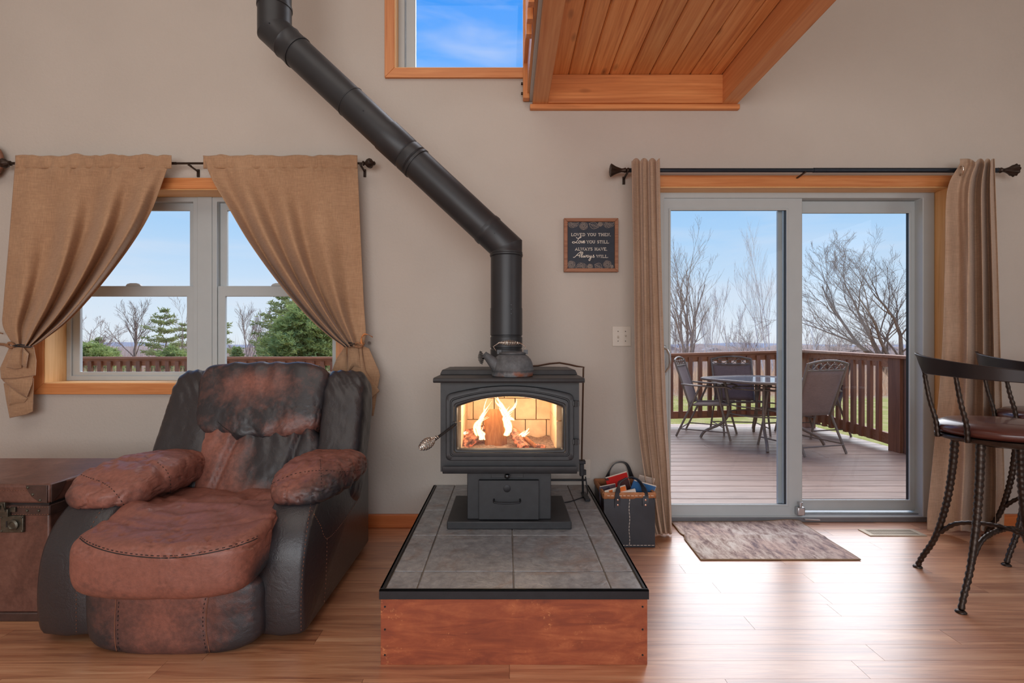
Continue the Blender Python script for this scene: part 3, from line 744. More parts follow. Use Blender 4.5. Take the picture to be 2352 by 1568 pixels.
# fire bricks
M['brick'] = plain('fire_brick', C8(240, 208, 170), .9, var=.16, nscale=14, bstr=.5, bscale=60, bdist=.004, rnd=True)
for r_, z in enumerate((.606, .722, .838)):
    xs = GX0 - .015 + (0 if r_ % 2 == 0 else -.055)
    while xs < GX1 + .015:
        a, b = max(xs, GX0 - .018), min(xs + .112, GX1 + .018)
        if b - a > .02: MB().box(a + .001, b - .001, 2.655, 2.698, z + .001, min(z + .114, .934)).build('fire_brick', M['brick'], stove, bevel=.002)
        xs += .114
for sx, sw in ((GX0 - .018, .03), (GX1 + .018, -.03)):
    for z in (.606, .77):
        for ya in (2.30, 2.42, 2.535): MB().box(sx, sx + sw, ya + .001, ya + .116, z + .001, z + .162).build('fire_brick', M['brick'], stove, bevel=.002)
MB().box(GX0 - .018, GX1 + .018, 2.285, 2.655, .600, .624).build('brick_floor', M['brick'], stove)
MB().box(GX0, GX1, 2.45, 2.47, .875, .935).build('baffle', plain('baffle_steel', C8(180, 160, 140), .6), stove)
# ash bed, logs and flames
rr = random.Random(5)
mb = MB().grid(lambda u, v: Vector((GX0 - .01 + u * .485, 2.29 + v * .35, .632 + .012 * noise.fractal(Vector((u * 9, v * 7, 0)), 1, 2, 4))), 40, 30)
tag(mb.build('ash_bed', plain('ash', C8(150, 124, 108), .95, var=.5, nscale=90, bstr=.6, bscale=200, bdist=.004), smooth=180), 'grey ash and crumbs covering the bottom of the stove firebox', 'ash', kind='stuff')
def mk_ember():
    m, t, b = newmat('charring_wood'); v = coords(t); n = noise_n(t, v, 45, 6, .7)
    t.links.new(ramp(t, n, [(.35, C8(70, 44, 36)), (.6, C8(196, 132, 108))]).outputs[0], b.inputs['Base Color'])
    t.links.new(ramp(t, n, [(.48, (0, 0, 0)), (.62, C8(255, 120, 70))]).outputs[0], b.inputs['Emission Color']); b.inputs['Emission Strength'].default_value = .9
    b.inputs['Roughness'].default_value = .9; bump(t, b, n, .8, .006); return m
M['ember'] = mk_ember(); M['logw'] = wood('split_firewood', C8(190, 128, 84), C8(168, 104, 64), C8(128, 74, 46), 2, 1.5, 0, rough=.9, rnd=False, bstr=.5)
def log(p, q, r, mat_, label, seed, ecc=.8, n=12, name='firewood_log'):
    p, q = Vector(p), Vector(q); L = (q - p).length; Mx = basis(p, q - p); loops = []
    for i in range(9):
        t = i / 8; loops.append([Mx @ Vector((math.cos(2 * PI * k / n) * r * (1 + .22 * noise.noise(Vector((k * .9 + seed, t * 3, seed)))), math.sin(2 * PI * k / n) * r * ecc * (1 + .22 * noise.noise(Vector((k * .9, t * 3 + seed, 4)))), L * t)) for k in range(n)])
    return tag(MB().loft(loops).build(name, mat_, smooth=50), label, 'log', 'logs burning in the stove')
log(W(1138, 1034, 2.42), W(1138, 940, 2.46), .056, M['logw'], 'broad pale split log standing upright in the middle of the fire', 3, .45)
log(W(1176, 990, 2.42), W(1205, 1030, 2.33), .026, M['ember'], 'glowing cracked charred log right of the upright split log', 8)
log(W(1172, 978, 2.44), W(1238, 1032, 2.36), .013, M['logw'], 'thin pale stick of firewood slanting down to the right', 11)
log(W(1060, 1030, 2.38), W(1106, 988, 2.46), .034, M['ember'], 'charred log with glowing edges at the left end of the fire', 15)
log(W(1062, 1000, 2.50), W(1118, 985, 2.56), .030, M['ember'], 'dark log lying behind the charred one at the left', 19)
log(W(1230, 1024, 2.36), W(1252, 1026, 2.36), .012, M['ember'], 'small glowing ember chunk near the right side of the firebox', 23, name='ember_chunk')
def mk_flame():
    m, t, b = newmat('flame'); t.nodes.remove(b); out = t.nodes['Material Output']
    lw = N(t, 'ShaderNodeLayerWeight'); lw.inputs[0].default_value = .35
    c = ramp(t, lw.outputs['Facing'], [(0.0, C8(255, 250, 225)), (.35, C8(255, 220, 150)), (.8, C8(255, 160, 70))])
    a = ramp(t, lw.outputs['Facing'], [(.05, (.85,) * 3), (.75, (.0,) * 3)])
    em = N(t, 'ShaderNodeEmission'); em.inputs[1].default_value = 2.2; t.links.new(c.outputs[0], em.inputs[0])
    tr = N(t, 'ShaderNodeBsdfTransparent'); ms = N(t, 'ShaderNodeMixShader')
    t.links.new(a.outputs[0], ms.inputs[0]); t.links.new(tr.outputs[0], ms.inputs[1]); t.links.new(em.outputs[0], ms.inputs[2]); t.links.new(ms.outputs[0], out.inputs[0]); return m
M['flame'] = mk_flame()
def flame(pts, rad, label, Y=2.40):
    root = empty('flame', W(pts[0][0], pts[0][1], Y), label, 'flame', 'flames in the stove')
    for s_ in range(6):
        ln = rr.uniform(.45, 1.1); P_ = catmull([W(pts[0][0] + (px - pts[0][0]) * ln + rr.uniform(-4, 4) * (s_ > 0) + 7 * math.sin(j * 1.3 + s_ * 2) * (s_ > 0), pts[0][1] + (py - pts[0][1]) * ln, Y + .02 * (s_ > 0) * rr.uniform(-1, 1)) for j, (px, py) in enumerate(pts)], 7); n_ = len(P_)
        Rr = [max(.0008, rad * (.95 if s_ == 0 else .55) * (1 - (i / (n_ - 1)) ** 1.6) * (.35 + .65 * math.sin(PI * min(.5, i / (n_ - 1) + .12))) * (1 + .3 * noise.noise(Vector((i * .7, s_ * 5, pts[0][0] * .1))))) for i in range(n_)]
        Rr[-1] = .0006; Rr[0] *= .6
        MB().tube(P_, Rr, 12).build('tongue', M['flame'], root, smooth=180)
    return root
flame([(1104, 1002), (1098, 978), (1104, 955), (1112, 938), (1126, 918)], .016, 'tall white and yellow flame rising left of the upright log')
flame([(1108, 1010), (1104, 985), (1094, 968), (1102, 946)], .010, 'small flame licking the left edge of the upright log', 2.38)
flame([(1160, 1000), (1172, 978), (1162, 950), (1172, 930), (1186, 912)], .018, 'tall bright flame rising right of the upright log')
flame([(1172, 965), (1158, 940), (1148, 922), (1135, 908)], .015, 'flame curling over the top of the upright log', 2.42)
flame([(1198, 1002), (1206, 995), (1214, 984)], .009, 'little flame standing on the thin stick to the right', 2.37)
flame([(1060, 998), (1068, 992), (1080, 988)], .005, 'low flame on the logs at the left of the firebox', 2.42)
def point(name, loc, e, c, r=.03):
    l = bpy.data.lights.new(name, 'POINT'); l.energy = e; l.color = c; l.shadow_soft_size = r
    o = bpy.data.objects.new(name, l); COL.objects.link(o); o.location = loc
point('fire_glow', (.10, 2.37, .845), 2.5, (1.0, .78, .55), .06); point('fire_glow', (-.11, 2.37, .845), 2.0, (1.0, .78, .55), .06)

# --- stove pipe
PY = 2.58; PR = 36.3 * PY / F
sp_root = empty('stove_pipe', (W(1163, 850, PY).x, PY, 1.003), 'black sectional stove pipe climbing diagonally from the stove to upper left', 'pipe')
Pm = M['pipe']
A0 = W(1163, 862, PY); A0.z = 1.003; A1 = W(1163, 568, PY); B1 = W(631, 72, PY); B0 = W(631, -420, PY)
dv = (B1 - A1).normalized(); up = Vector((0, 0, 1)); FY = Vector((0, 1, 0))
def cyl(p, q, r, name, nrm0=None, nrm1=None, prof=None, n=40):
    # pipe with mitred ends; prof = list of (t, extra radius)
    p, q = Vector(p), Vector(q); d = (q - p).normalized(); sd = d.cross(FY).normalized(); L = (q - p).length; loops = []
    prof = prof or [(0, 0), (1, 0)]
    for t, e in prof:
        loop = []
        for k in range(n):
            a = 2 * PI * k / n; o_ = (sd * math.cos(a) + FY * math.sin(a)) * (r + e); base = p + d * L * t
            if t == 0 and nrm0 is not None: s_ = -o_.dot(nrm0) / d.dot(nrm0); loop.append(base + o_ + d * s_)
            elif t == 1 and nrm1 is not None: s_ = -o_.dot(nrm1) / d.dot(nrm1); loop.append(base + o_ + d * s_)
            else: loop.append(base + o_)
        loops.append(loop)
    return MB().loft(loops).build(name, Pm, sp_root, smooth=35)
def bead(c, L, e=.0035, w_=.006):
    t = c; h_ = w_ / L; return [(t - h_, 0), (t - h_ * .5, e), (t + h_ * .5, e), (t + h_, 0)]
def groove(c, L): h_ = .006 / L; return [(c - h_, 0), (c - h_ * .4, -.004), (c + h_ * .4, -.004), (c + h_, 0)]
mit1 = (up + dv).normalized(); mit0 = (dv + up).normalized()
zs = lambda py: WZ(py, PY)
V1 = Vector((A0.x, PY, zs(708))); V2 = Vector((A0.x, PY, zs(590)))
L1 = (V1 - A0).length
cyl(A0, V1, PR + .001, 'pipe_section', prof=[(0, 0)] + sum([groove((zs(p_) - A0.z) / L1, L1) for p_ in (800, 772)], []) + [(1, 0)])
cyl(V1 - up * .004, V2, PR - .001, 'pipe_section')
cyl(V2, A1, PR, 'elbow', nrm1=mit1, prof=[(0, .002)] + bead(.16, (A1 - V2).length) + bead(.38, (A1 - V2).length, .002) + [(1, 0)])
E1 = A1 + dv * .150
cyl(A1, E1, PR, 'elbow', nrm0=mit1, prof=[(0, 0), (.78, 0), (.82, .004), (.9, .004), (1, .002)])
def along(px): # centre of the slanted pipe at photo column px
    return W(px, 568 + (px - 1163) * (568 - 72) / (1163 - 631), PY)
S1, S2, S3 = along(958), along(888), along(806)
def seg(p, q, r, nm='pipe_section', prof=None): return cyl(p, q, r, nm, prof=prof)
seg(E1 - dv * .004, S1, PR - .0005)
LL = (S2 - S1).length
seg(S1, S2, PR + .001, 'slip_collar', [(0, .003), (.06, .003), (.09, -.003), (.12, .002)] + [(.30, .002), (.34, -.003), (.38, .002), (1, .003)])
seg(S2 - dv * .003, S3, PR + .0005)
E0 = B1 - dv * .17
seg(S3, E0, PR - .0012, prof=[(0, .0035), (.012, .0035), (.02, 0), (1, 0)])
cyl(E0, B1, PR, 'elbow', nrm1=mit0, prof=[(0, .003), (.08, .003), (.14, 0), (.40, 0), (.46, .004), (.52, 0), (1, 0)])
cyl(B1, B1 + up * .13, PR, 'elbow', nrm0=mit0, prof=[(0, 0), (.88, .0), (.9, .004), (1, .004)])
cyl(B1 + up * .128, Vector((B0.x, PY, ZC - .02)), PR - .001, 'pipe_section')
mb = MB()
for c_ in (W(1174, 710, PY - PR), W(1174, 720, PY - PR), W(1174, 700, PY - PR)): mb.lathe([(.003, 0), (.003, .003)], 8, basis(c_, (0, -1, 0)))
for px, off in ((1137, .02), (845, .02), (636, .02)):
    c_ = along(px) - FY * PR; mb.lathe([(.003, -.001), (.003, .003)], 8, basis(c_, (0, -1, 0)))
mb.build('screw', M['blackmet'], sp_root)
dh = MB().tube([(A0.x - PR + .005, PY - .01, zs(823)), (WX(1108, PY), PY - .01, zs(823))], .003, 8).build('damper_rod', M['blackmet'], sp_root)
coil(W(1106, 836, PY - .01), W(1104, 806, PY - .01), lambda t: .004 + .012 * math.sin(PI * t), 9, .0018).build('coil_grip', M['blackmet'], dh)

# --- kettle
KX, KY, KZ = WX(1177, 2.31), 2.31, .979
kt = empty('kettle', (KX, KY, KZ), 'weathered cast iron kettle with coiled wire handle on the stove top', 'kettle')
M['iron'] = plain('weathered_iron', C8(88, 90, 93), .6, .25, .3, 22, .5, 160, .002)
def mk_rust():
    m, t, b = newmat('rusty_iron'); v = coords(t); s_ = N(t, 'ShaderNodeSeparateXYZ'); t.links.new(v, s_.inputs[0])
    n = noise_n(t, v, 30, 6, .7); base = ramp(t, n, [(.3, C8(70, 72, 75)), (.7, C8(108, 110, 113))]).outputs[0]
    ad = N(t, 'ShaderNodeMath', operation='MULTIPLY_ADD'); t.links.new(n, ad.inputs[0]); ad.inputs[1].default_value = -.05; t.links.new(s_.outputs['Z'], ad.inputs[2])
    mr = N(t, 'ShaderNodeMapRange'); t.links.new(ad.outputs[0], mr.inputs[0]); mr.inputs[1].default_value = -.002; mr.inputs[2].default_value = -.022
    rust = ramp(t, noise_n(t, v, 14, 4), [(.42, C8(150, 152, 155)), (.55, C8(156, 96, 70))]).outputs[0]
    t.links.new(mixc(t, mr.outputs[0], base, rust), b.inputs['Base Color']); b.inputs['Roughness'].default_value = .6; b.inputs['Metallic'].default_value = .15
    bump(t, b, n, .4, .002); return m
kb = Matrix.Translation((KX, KY, KZ))
MB().lathe([(.0, .0005), (.090, .0005), (.096, .004), (.0985, .018), (.099, .026), (.101, .028), (.101, .031), (.0985, .033), (.0975, .045), (.094, .062), (.086, .080), (.074, .094), (.060, .103), (.055, .106), (.0, .106)], 48, kb, caps=(False, False)).build('body', mk_rust(), kt, smooth=50)
mb = MB().lathe([(.062, .1035), (.064, .106), (.064, .110), (.060, .112), (.050, .113), (.046, .116), (.0, .117)], 40, kb, caps=(False, False))
for sg in (-1, 1): mb.box(KX + sg * .052, KX + sg * .072, KY - .012, KY + .012, KZ + .104, KZ + .124)
mb.build('lid', M['iron'], kt, smooth=35)
sp0, sp1 = Vector((KX - .052, KY - .035, KZ + .030)), W(1112, 812, KY - .04)
loops = []
for t in (0, .25, .5, .75, 1):
    c_ = sp0.lerp(sp1, t); wz = .058 * (1 - t) + .018 * t; wy = .040 * (1 - t) + .016 * t
    ax = (sp1 - sp0).normalized(); nn = ax.cross(FY).normalized()
    loops.append([c_ + nn * math.cos(2 * PI * k / 16) * wz * .62 + FY * math.sin(2 * PI * k / 16) * wy * .6 for k in range(16)])
MB().loft(loops, caps=(True, False)).build('spout', M['iron'], kt, smooth=60, solid=.003)
hy = KY - .0
bail = MB().tube([W(1141, 808, hy), W(1133, 796, hy), W(1146, 787, hy), W(1172, 786, hy), W(1195, 788, hy), W(1208, 796, hy), W(1202, 807, hy)], .0022, 8).build('bail', M['chrome'], kt)
coil(W(1146, 787, hy), W(1195, 788, hy), lambda t: .003 + .011 * math.sin(PI * t), 12, .0016).build('coil_grip', M['chrome'], bail)

# --- rod stand behind the stove, cord
M['brownmet'] = plain('brown_rod', C8(84, 60, 46), .45, .5, .15, 40)
ts = empty('fire_tool_stand', (WX(1340, 2.84), 2.84, .262), 'thin bent brown metal rod on a black footed stand beside the stove', 'stand')
YT = 2.84
MB().tube([W(x, y, YT) for x, y in ((1195, 842), (1235, 840), (1262, 835), (1285, 833), (1308, 837), (1325, 841), (1341, 843))] + [W(1340, 846, YT), W(1336, 1062, YT)], .0052, 8).build('bent_rod', M['brownmet'], ts)
mb = MB(); mb.box(WX(1328, YT), WX(1344, YT), YT - .02, YT + .02, WZ(1064, YT), WZ(1056, YT)); mb.box(WX(1331, YT), WX(1341, YT), YT - .012, YT + .012, WZ(1092, YT), WZ(1064, YT))
mb.box(WX(1338, YT), WX(1346, YT), YT - .01, YT + .01, WZ(1090, YT), WZ(1078, YT)); mb.build('bracket', M['blackmet'], ts, bevel=.003)
MB().tube([(WX(1338, YT), YT, WZ(1090, YT)), (WX(1339, YT), YT, .268)], .006, 8).build('upright', M['blackmet'], ts)
MB().beam((WX(1340, YT), YT, .270), (WX(1349, 2.72), 2.70, .270), .03, .012).build('foot', M['blackmet'], ts, bevel=.003)
MB().box(WX(1262, 2.9), WX(1345, 2.9), 2.895, 2.91, WZ(1104, 2.9), WZ(1100, 2.9)).build('cross_bar', M['blackmet'], ts)
tag(MB().tube(catmull([(.24, 2.66, .267), (.33, 2.68, .267), (.40, 2.74, .267), (.455, 2.80, .268), (.462, 2.84, .30), (.455, 2.85, .36)], 8), .0035, 8).build('power_cord', M['blackmet'], smooth=180), 'thin black power cord curving over the hearth tiles right of the stove', 'cord')  # plain power cord lying on the hearth, not an extension lead
# --- wall plates and sign
M['plate'] = plain('beige_plate', C8(204, 194, 182), .4, var=.02)
def wall_plate(px0, px1, py0, py1, name, label, kind):
    x0, x1, z0, z1 = WX(px0, D), WX(px1, D), WZ(py1, D), WZ(py0, D)
    r_ = empty(name, ((x0 + x1) / 2, D, z0), label, kind)
    MB().box(x0, x1, D - .006, D, z0, z1).build('cover_plate', M['plate'], r_, bevel=.003)
    cx, cz = (x0 + x1) / 2, (z0 + z1) / 2
    if kind == 'switch':
        for sx, tl in ((-.023, -1), (.023, 1)):
            MB().box(cx + sx - .005, cx + sx + .005, D - .008, D - .005, cz - .012, cz + .012).build('slot', M['plate'], r_)
            MB().beam((cx + sx, D - .007, cz), (cx + sx + .0, D - .02, cz + .008 * tl), .007, .009).build('toggle', M['plate'], r_, bevel=.001)
            for dz in (-.03, .03): MB().lathe([(.003, 0), (.003, .0015)], 10, basis((cx + sx, D - .006, cz + dz), (0, -1, 0))).build('screw', M['bronze'], r_)
    else:
        for dz in (-.019, .019): MB().box(cx - .012, cx + .012, D - .008, D - .005, cz + dz - .012, cz + dz + .012).build('socket', M['plate'], r_, bevel=.004)
wall_plate(1406, 1449, 749, 795, 'light_switch', 'beige double toggle light switch plate beside the tan curtain', 'switch')
wall_plate(1333, 1356, 1054, 1098, 'power_outlet', 'beige wall outlet plate low on the wall behind the metal rod', 'outlet')

sign = empty('wall_sign', (WX(1358, D), D, WZ(624, D)), 'small square dark sign with rose drawings and verse, framed in reddish wood', 'sign')
SY = D - .025
def sx_(cx): return WX(1270 + cx / 9.8, SY)
def sz_(cy): return WZ(480 + cy / 9.8, SY)
M['signfr'] = wood('sign_frame_wood', C8(176, 124, 92), C8(150, 98, 70), C8(110, 68, 48), 0, 3, 0, rough=.6)
M['signbl'] = plain('sign_board', C8(30, 36, 50), .6, var=.25, nscale=20)
M['cream'] = plain('cream_paint', C8(244, 234, 220), .6, var=.03)
M['rose'] = plain('dusty_line_paint', C8(168, 150, 136), .6, var=.05)
x0, x1, z0, z1 = sx_(250), sx_(1470), sz_(1412), sz_(205); fw = .0215
for a in (((x0, z0), (x1, z0), (x1 - fw, z0 + fw), (x0 + fw, z0 + fw)), ((x1, z0), (x1, z1), (x1 - fw, z1 - fw), (x1 - fw, z0 + fw)), ((x1, z1), (x0, z1), (x0 + fw, z1 - fw), (x1 - fw, z1 - fw)), ((x0, z1), (x0, z0), (x0 + fw, z0 + fw), (x0 + fw, z1 - fw))):
    MB().prism(list(a), lambda p, q, d: Vector((p, d, q)), D - .03, D - .001).build('frame_side', M['signfr'], sign, bevel=.002)
MB().box(x0 + .01, x1 - .01, D - .018, D - .002, z0 + .01, z1 - .01).build('board', M['signbl'], sign)
YB_ = D - .0182
def ribbon(mb, pts, w_, y=YB_):
    pts = [(WX(1270 + a / 9.8, YB_), WZ(480 + b / 9.8, YB_)) for a, b in pts]; w_ = w_ / 9.8 * YB_ / F / 2; n_ = len(pts); L_, R_ = [], []
    for i in range(n_):
        a, b = pts[max(i - 1, 0)], pts[min(i + 1, n_ - 1)]; dx, dz = b[0] - a[0], b[1] - a[1]; l = math.hypot(dx, dz) or 1e-9
        L_.append(Vector((pts[i][0] - dz / l * w_, y - .0006, pts[i][1] + dx / l * w_))); R_.append(Vector((pts[i][0] + dz / l * w_, y - .0006, pts[i][1] - dx / l * w_)))
    mb.add(L_ + R_, [(i, i + 1, n_ + i + 1, n_ + i) for i in range(n_ - 1)])
GL = {  # slab capitals: width, strokes, serif spots (x, y); y runs 0 at baseline to 1 at the top
 'L': (.8, [[(.2, 0), (.2, 1)], [(.05, 0), (.8, 0), (.8, .22)]], [(.2, 1)]), 'O': (1, [[(.5 + .45 * math.cos(a * PI / 8), .5 + .5 * math.sin(a * PI / 8)) for a in range(17)]], []),
 'V': (1, [[(.12, 1), (.5, 0), (.88, 1)]], [(.12, 1), (.88, 1)]), 'E': (.85, [[(.2, 0), (.2, 1)], [(.05, 1), (.78, 1), (.78, .8)], [(.2, .5), (.6, .5)], [(.05, 0), (.8, 0), (.8, .22)]], []),
 'D': (1, [[(.22, 0), (.22, 1)], [(.06, 1), (.5, 1), (.8, .85), (.92, .5), (.8, .15), (.5, 0), (.06, 0)]], []), 'Y': (.95, [[(.1, 1), (.48, .48), (.86, 1)], [(.48, .48), (.48, 0)]], [(.1, 1), (.86, 1), (.48, 0)]),
 'U': (1, [[(.18, 1), (.18, .3), (.3, .05), (.5, 0), (.7, .05), (.82, .3), (.82, 1)]], [(.18, 1), (.82, 1)]), 'T': (.9, [[(.45, 0), (.45, 1)], [(.08, .78), (.08, 1), (.82, 1), (.82, .78)]], [(.45, 0)]),
 'H': (1.05, [[(.2, 0), (.2, 1)], [(.85, 0), (.85, 1)], [(.2, .5), (.85, .5)]], [(.2, 0), (.2, 1), (.85, 0), (.85, 1)]), 'N': (1.05, [[(.2, 0), (.2, 1), (.82, 0), (.82, 1)]], [(.2, 0), (.2, 1), (.82, 1)]),
 'S': (.75, [[(.66, .8), (.6, .95), (.38, 1), (.15, .92), (.12, .7), (.35, .54), (.6, .42), (.66, .2), (.5, .02), (.3, 0), (.12, .1), (.1, .25)]], []), 'I': (.45, [[(.22, 0), (.22, 1)]], [(.22, 0), (.22, 1)]),
 'A': (1, [[(.12, 0), (.5, 1), (.88, 0)], [(.27, .36), (.73, .36)]], [(.12, 0), (.88, 0)]), 'W': (1.3, [[(.1, 1), (.38, 0), (.65, .85), (.92, 0), (1.2, 1)]], [(.1, 1), (.65, .9), (1.2, 1)]),
 ',': (.3, [[(.1, .08), (.14, -.02), (.06, -.12)]], []), '.': (.3, [[(.06, .0), (.06, .1)], [(.12, 0), (.12, .1)]], []), ' ': (.5, [], [])}
def slab(mb, text, xa, xb, base, h):
    tot = sum(GL[c][0] + .12 for c in text); k = (xb - xa) / tot; x = xa
    for c in text:
        w_, st, se = GL[c]
        for s_ in st: ribbon(mb, [(x + p * k, base - q * h) for p, q in s_], 8)
        for p, q in se: ribbon(mb, [(x + (p - .17) * k, base - q * h), (x + (p + .17) * k, base - q * h)], 7)
        x += (w_ + .12) * k
mb = MB()
slab(mb, 'LOVED YOU THEN,', 410, 1312, 605, 58); slab(mb, 'YOU STILL.', 755, 1285, 768, 58); slab(mb, 'ALWAYS HAVE,', 497, 1232, 930, 60); slab(mb, 'WILL.', 975, 1262, 1092, 58)
def script(mb, p, w_=10): ribbon(mb, [(v.x, v.y) for v in catmull([(a, b, 0) for a, b in p], 6)], w_)
for p in ([(522, 632), (545, 655), (590, 655), (628, 640), (632, 625), (610, 625), (585, 655), (555, 705), (520, 745), (470, 768), (435, 755), (445, 735), (480, 735), (530, 760), (562, 768)],
          [(603, 714), (580, 732), (578, 760), (602, 768), (622, 745), (614, 716), (600, 715), (622, 728), (642, 718)], [(642, 716), (646, 745), (652, 767), (668, 742), (676, 716), (690, 724)],
          [(684, 745), (712, 735), (714, 716), (696, 716), (682, 745), (694, 768), (728, 748)],
          [(455, 1082), (485, 1085), (540, 1030), (590, 985), (638, 956), (612, 1010), (592, 1060), (604, 1086)], [(520, 1048), (570, 1040), (622, 1046)],
          [(622, 1078), (652, 1040), (674, 985), (662, 965), (645, 1000), (638, 1060), (650, 1086), (672, 1062)], [(682, 1040), (680, 1078), (696, 1082), (714, 1045), (714, 1078), (728, 1082), (748, 1050), (744, 1036), (760, 1045)],
          [(806, 1042), (778, 1042), (764, 1070), (778, 1086), (798, 1070), (806, 1042), (802, 1080), (820, 1074)], [(830, 1040), (828, 1074), (846, 1080), (866, 1042), (852, 1110), (828, 1160), (808, 1150), (828, 1112), (878, 1078)],
          [(884, 1084), (918, 1042), (910, 1032), (905, 1052), (932, 1068), (924, 1086), (896, 1088)]): script(mb, p)
mb.build('lettering', M['cream'], sign, smooth=0)
mb = MB(); rs = random.Random(2)
def rose(cx, cy, r, a0=0, a1=360):
    for q, rad in enumerate((1, .8, .58, .38, .2)):
        pts = []
        for i in range(33):
            a = math.radians(a0 + (a1 - a0) * i / 32); k = 1 + .10 * abs(math.sin(a * (2.5 - q * .25) + q)); pts.append((cx + r * rad * k * math.cos(a), cy + r * rad * k * math.sin(a) * .95))
        ribbon(mb, pts, 4.5)
        if q < 4:
            for i in range(4): a = math.radians(a0) + (math.radians(a1 - a0)) * (i + .5 * q) / 4.5; ribbon(mb, [(cx + r * rad * math.cos(a), cy + r * rad * math.sin(a)), (cx + r * rad * .75 * math.cos(a + .5), cy + r * rad * .75 * math.sin(a + .5))], 6)
def leaf(cx, cy, l, w_, ang):
    ca, sa = math.cos(ang), math.sin(ang)
    for s_ in (-1, 1): ribbon(mb, [(cx + ca * l * t - sa * s_ * w_ * math.sin(PI * t), cy + sa * l * t + ca * s_ * w_ * math.sin(PI * t)) for t in [i / 10 for i in range(11)]], 6)
    ribbon(mb, [(cx, cy), (cx + ca * l, cy + sa * l)], 6)
    for t in (.25, .4, .55, .7):
        for s_ in (-1, 1): ribbon(mb, [(cx + ca * l * t, cy + sa * l * t), (cx + ca * l * (t + .14) - sa * s_ * w_ * .7 * math.sin(PI * t), cy + sa * l * (t + .14) + ca * s_ * w_ * .7 * math.sin(PI * t))], 5)
rose(450, 290, 125, 0, 180); rose(690, 380, 85); leaf(810, 330, 230, 75, .35); rose(1065, 340, 50); rose(1250, 290, 130, 0, 180)
mb.build('rose_drawing', M['rose'], sign, smooth=0, kind='stuff'); mb = MB()
rose(415, 1250, 82); rose(640, 1330, 118, 180, 360); rose(835, 1290, 55); leaf(1110, 1330, -190, 75, .45); rose(1225, 1245, 84); leaf(1310, 1330, 80, 30, -1.1)
mb.build('rose_drawing', M['rose'], sign, smooth=0, kind='stuff')
# ================================================================ RECLINER
rec = empty('recliner', (-1.28, 2.3, 0), 'overstuffed recliner in dark leather worn to reddish brown, in front of the window', 'armchair')
LE, LD = M['leather'], M['leather_dk']
def fr(p, sc, seed=0): return noise.fractal(Vector((p[0] * sc[0] + seed, p[1] * sc[1], p[2] * sc[2])), 1.0, 2.0, 4)
def ridge(x, w_): # narrow crease, 0..1
    return math.exp(-(x / w_) ** 2)
def stitches(target, mb, paths, Yn, parent, r=.0016, dash=(.012, .009), m=None, off=.001):
    bv = mb.bvh(); out = MB()
    for path in paths:
        ps = []
        for q in catmull([(a, b, 0) for a, b in path], 10):
            o_ = Vector((0, 0, H)); d = (W(q.x, q.y, Yn) - o_).normalized(); hit = bv.ray_cast(o_, d)
            if hit[0] is not None: ps.append(hit[0] + hit[1] * (off if hit[1].dot(d) < 0 else -off))
        acc = 0; seg_ = []; on = True
        for a, b in zip(ps, ps[1:]):
            L = (b - a).length
            if L > .06: seg_ = []; continue
            n_ = max(1, int(L / .003))
            for i in range(n_):
                p = a.lerp(b, i / n_); acc += L / n_
                if on: seg_.append(p)
                if dash and acc > (dash[0] if on else dash[1]):
                    if on and len(seg_) > 1: out.tube(seg_, r, 5)
                    seg_ = []; on = not on; acc = 0
        if len(seg_) > 1: out.tube(seg_, r, 5)
    if out.v: return out.build(target, m or M['stitch'], parent, smooth=180)

# base skirt under everything
MB().box(-1.60, -.93, 1.95, 2.74, .03, .28).build('base_frame', LD, rec, bevel=.02, seg=3)
# footrest
def foot(q):
    x = -1.237 + q.x * .333; y = 1.885 + q.y * .10 - .015 * (1 - q.x * q.x); z = .145 + q.z * .142 - (.018 * (1 - q.x * q.x) if q.z < 0 else 0)
    return (x, y, z)
mb = MB().puffy(foot, 5, 36, wear=lambda q: .62 - .75 * abs(q.x) ** 1.6 - .25 * sstep(-.2, -1, q.z) + .1)
SXA, SXB = WX(268, 1.775), WX(476, 1.775)
mb.jiggle(lambda p: .0015 * fr(p, (14, 14, 14)) - .006 * max(ridge(p.x - SXA, .006), ridge(p.x - SXB, .006)) + .003 * fr(p, (5, 5, 18), 3) * sstep(.3, .8, abs(p.x + 1.237) / .33))
fo = mb.build('footrest', LE, rec, smooth=180)
stitches('seam', mb, [[(268, 1360), (264, 1420), (264, 1470), (270, 1502)], [(482, 1360), (474, 1400), (474, 1455), (482, 1500)]], 1.78, fo, .0022, None, M['stitch'], 0.0)
stitches('stitching', mb, [[(275, 1362), (271, 1420), (271, 1470), (277, 1500)], [(475, 1362), (467, 1400), (467, 1455), (475, 1500)]], 1.78, fo, .0012, (.007, .005), M['seamdk'])
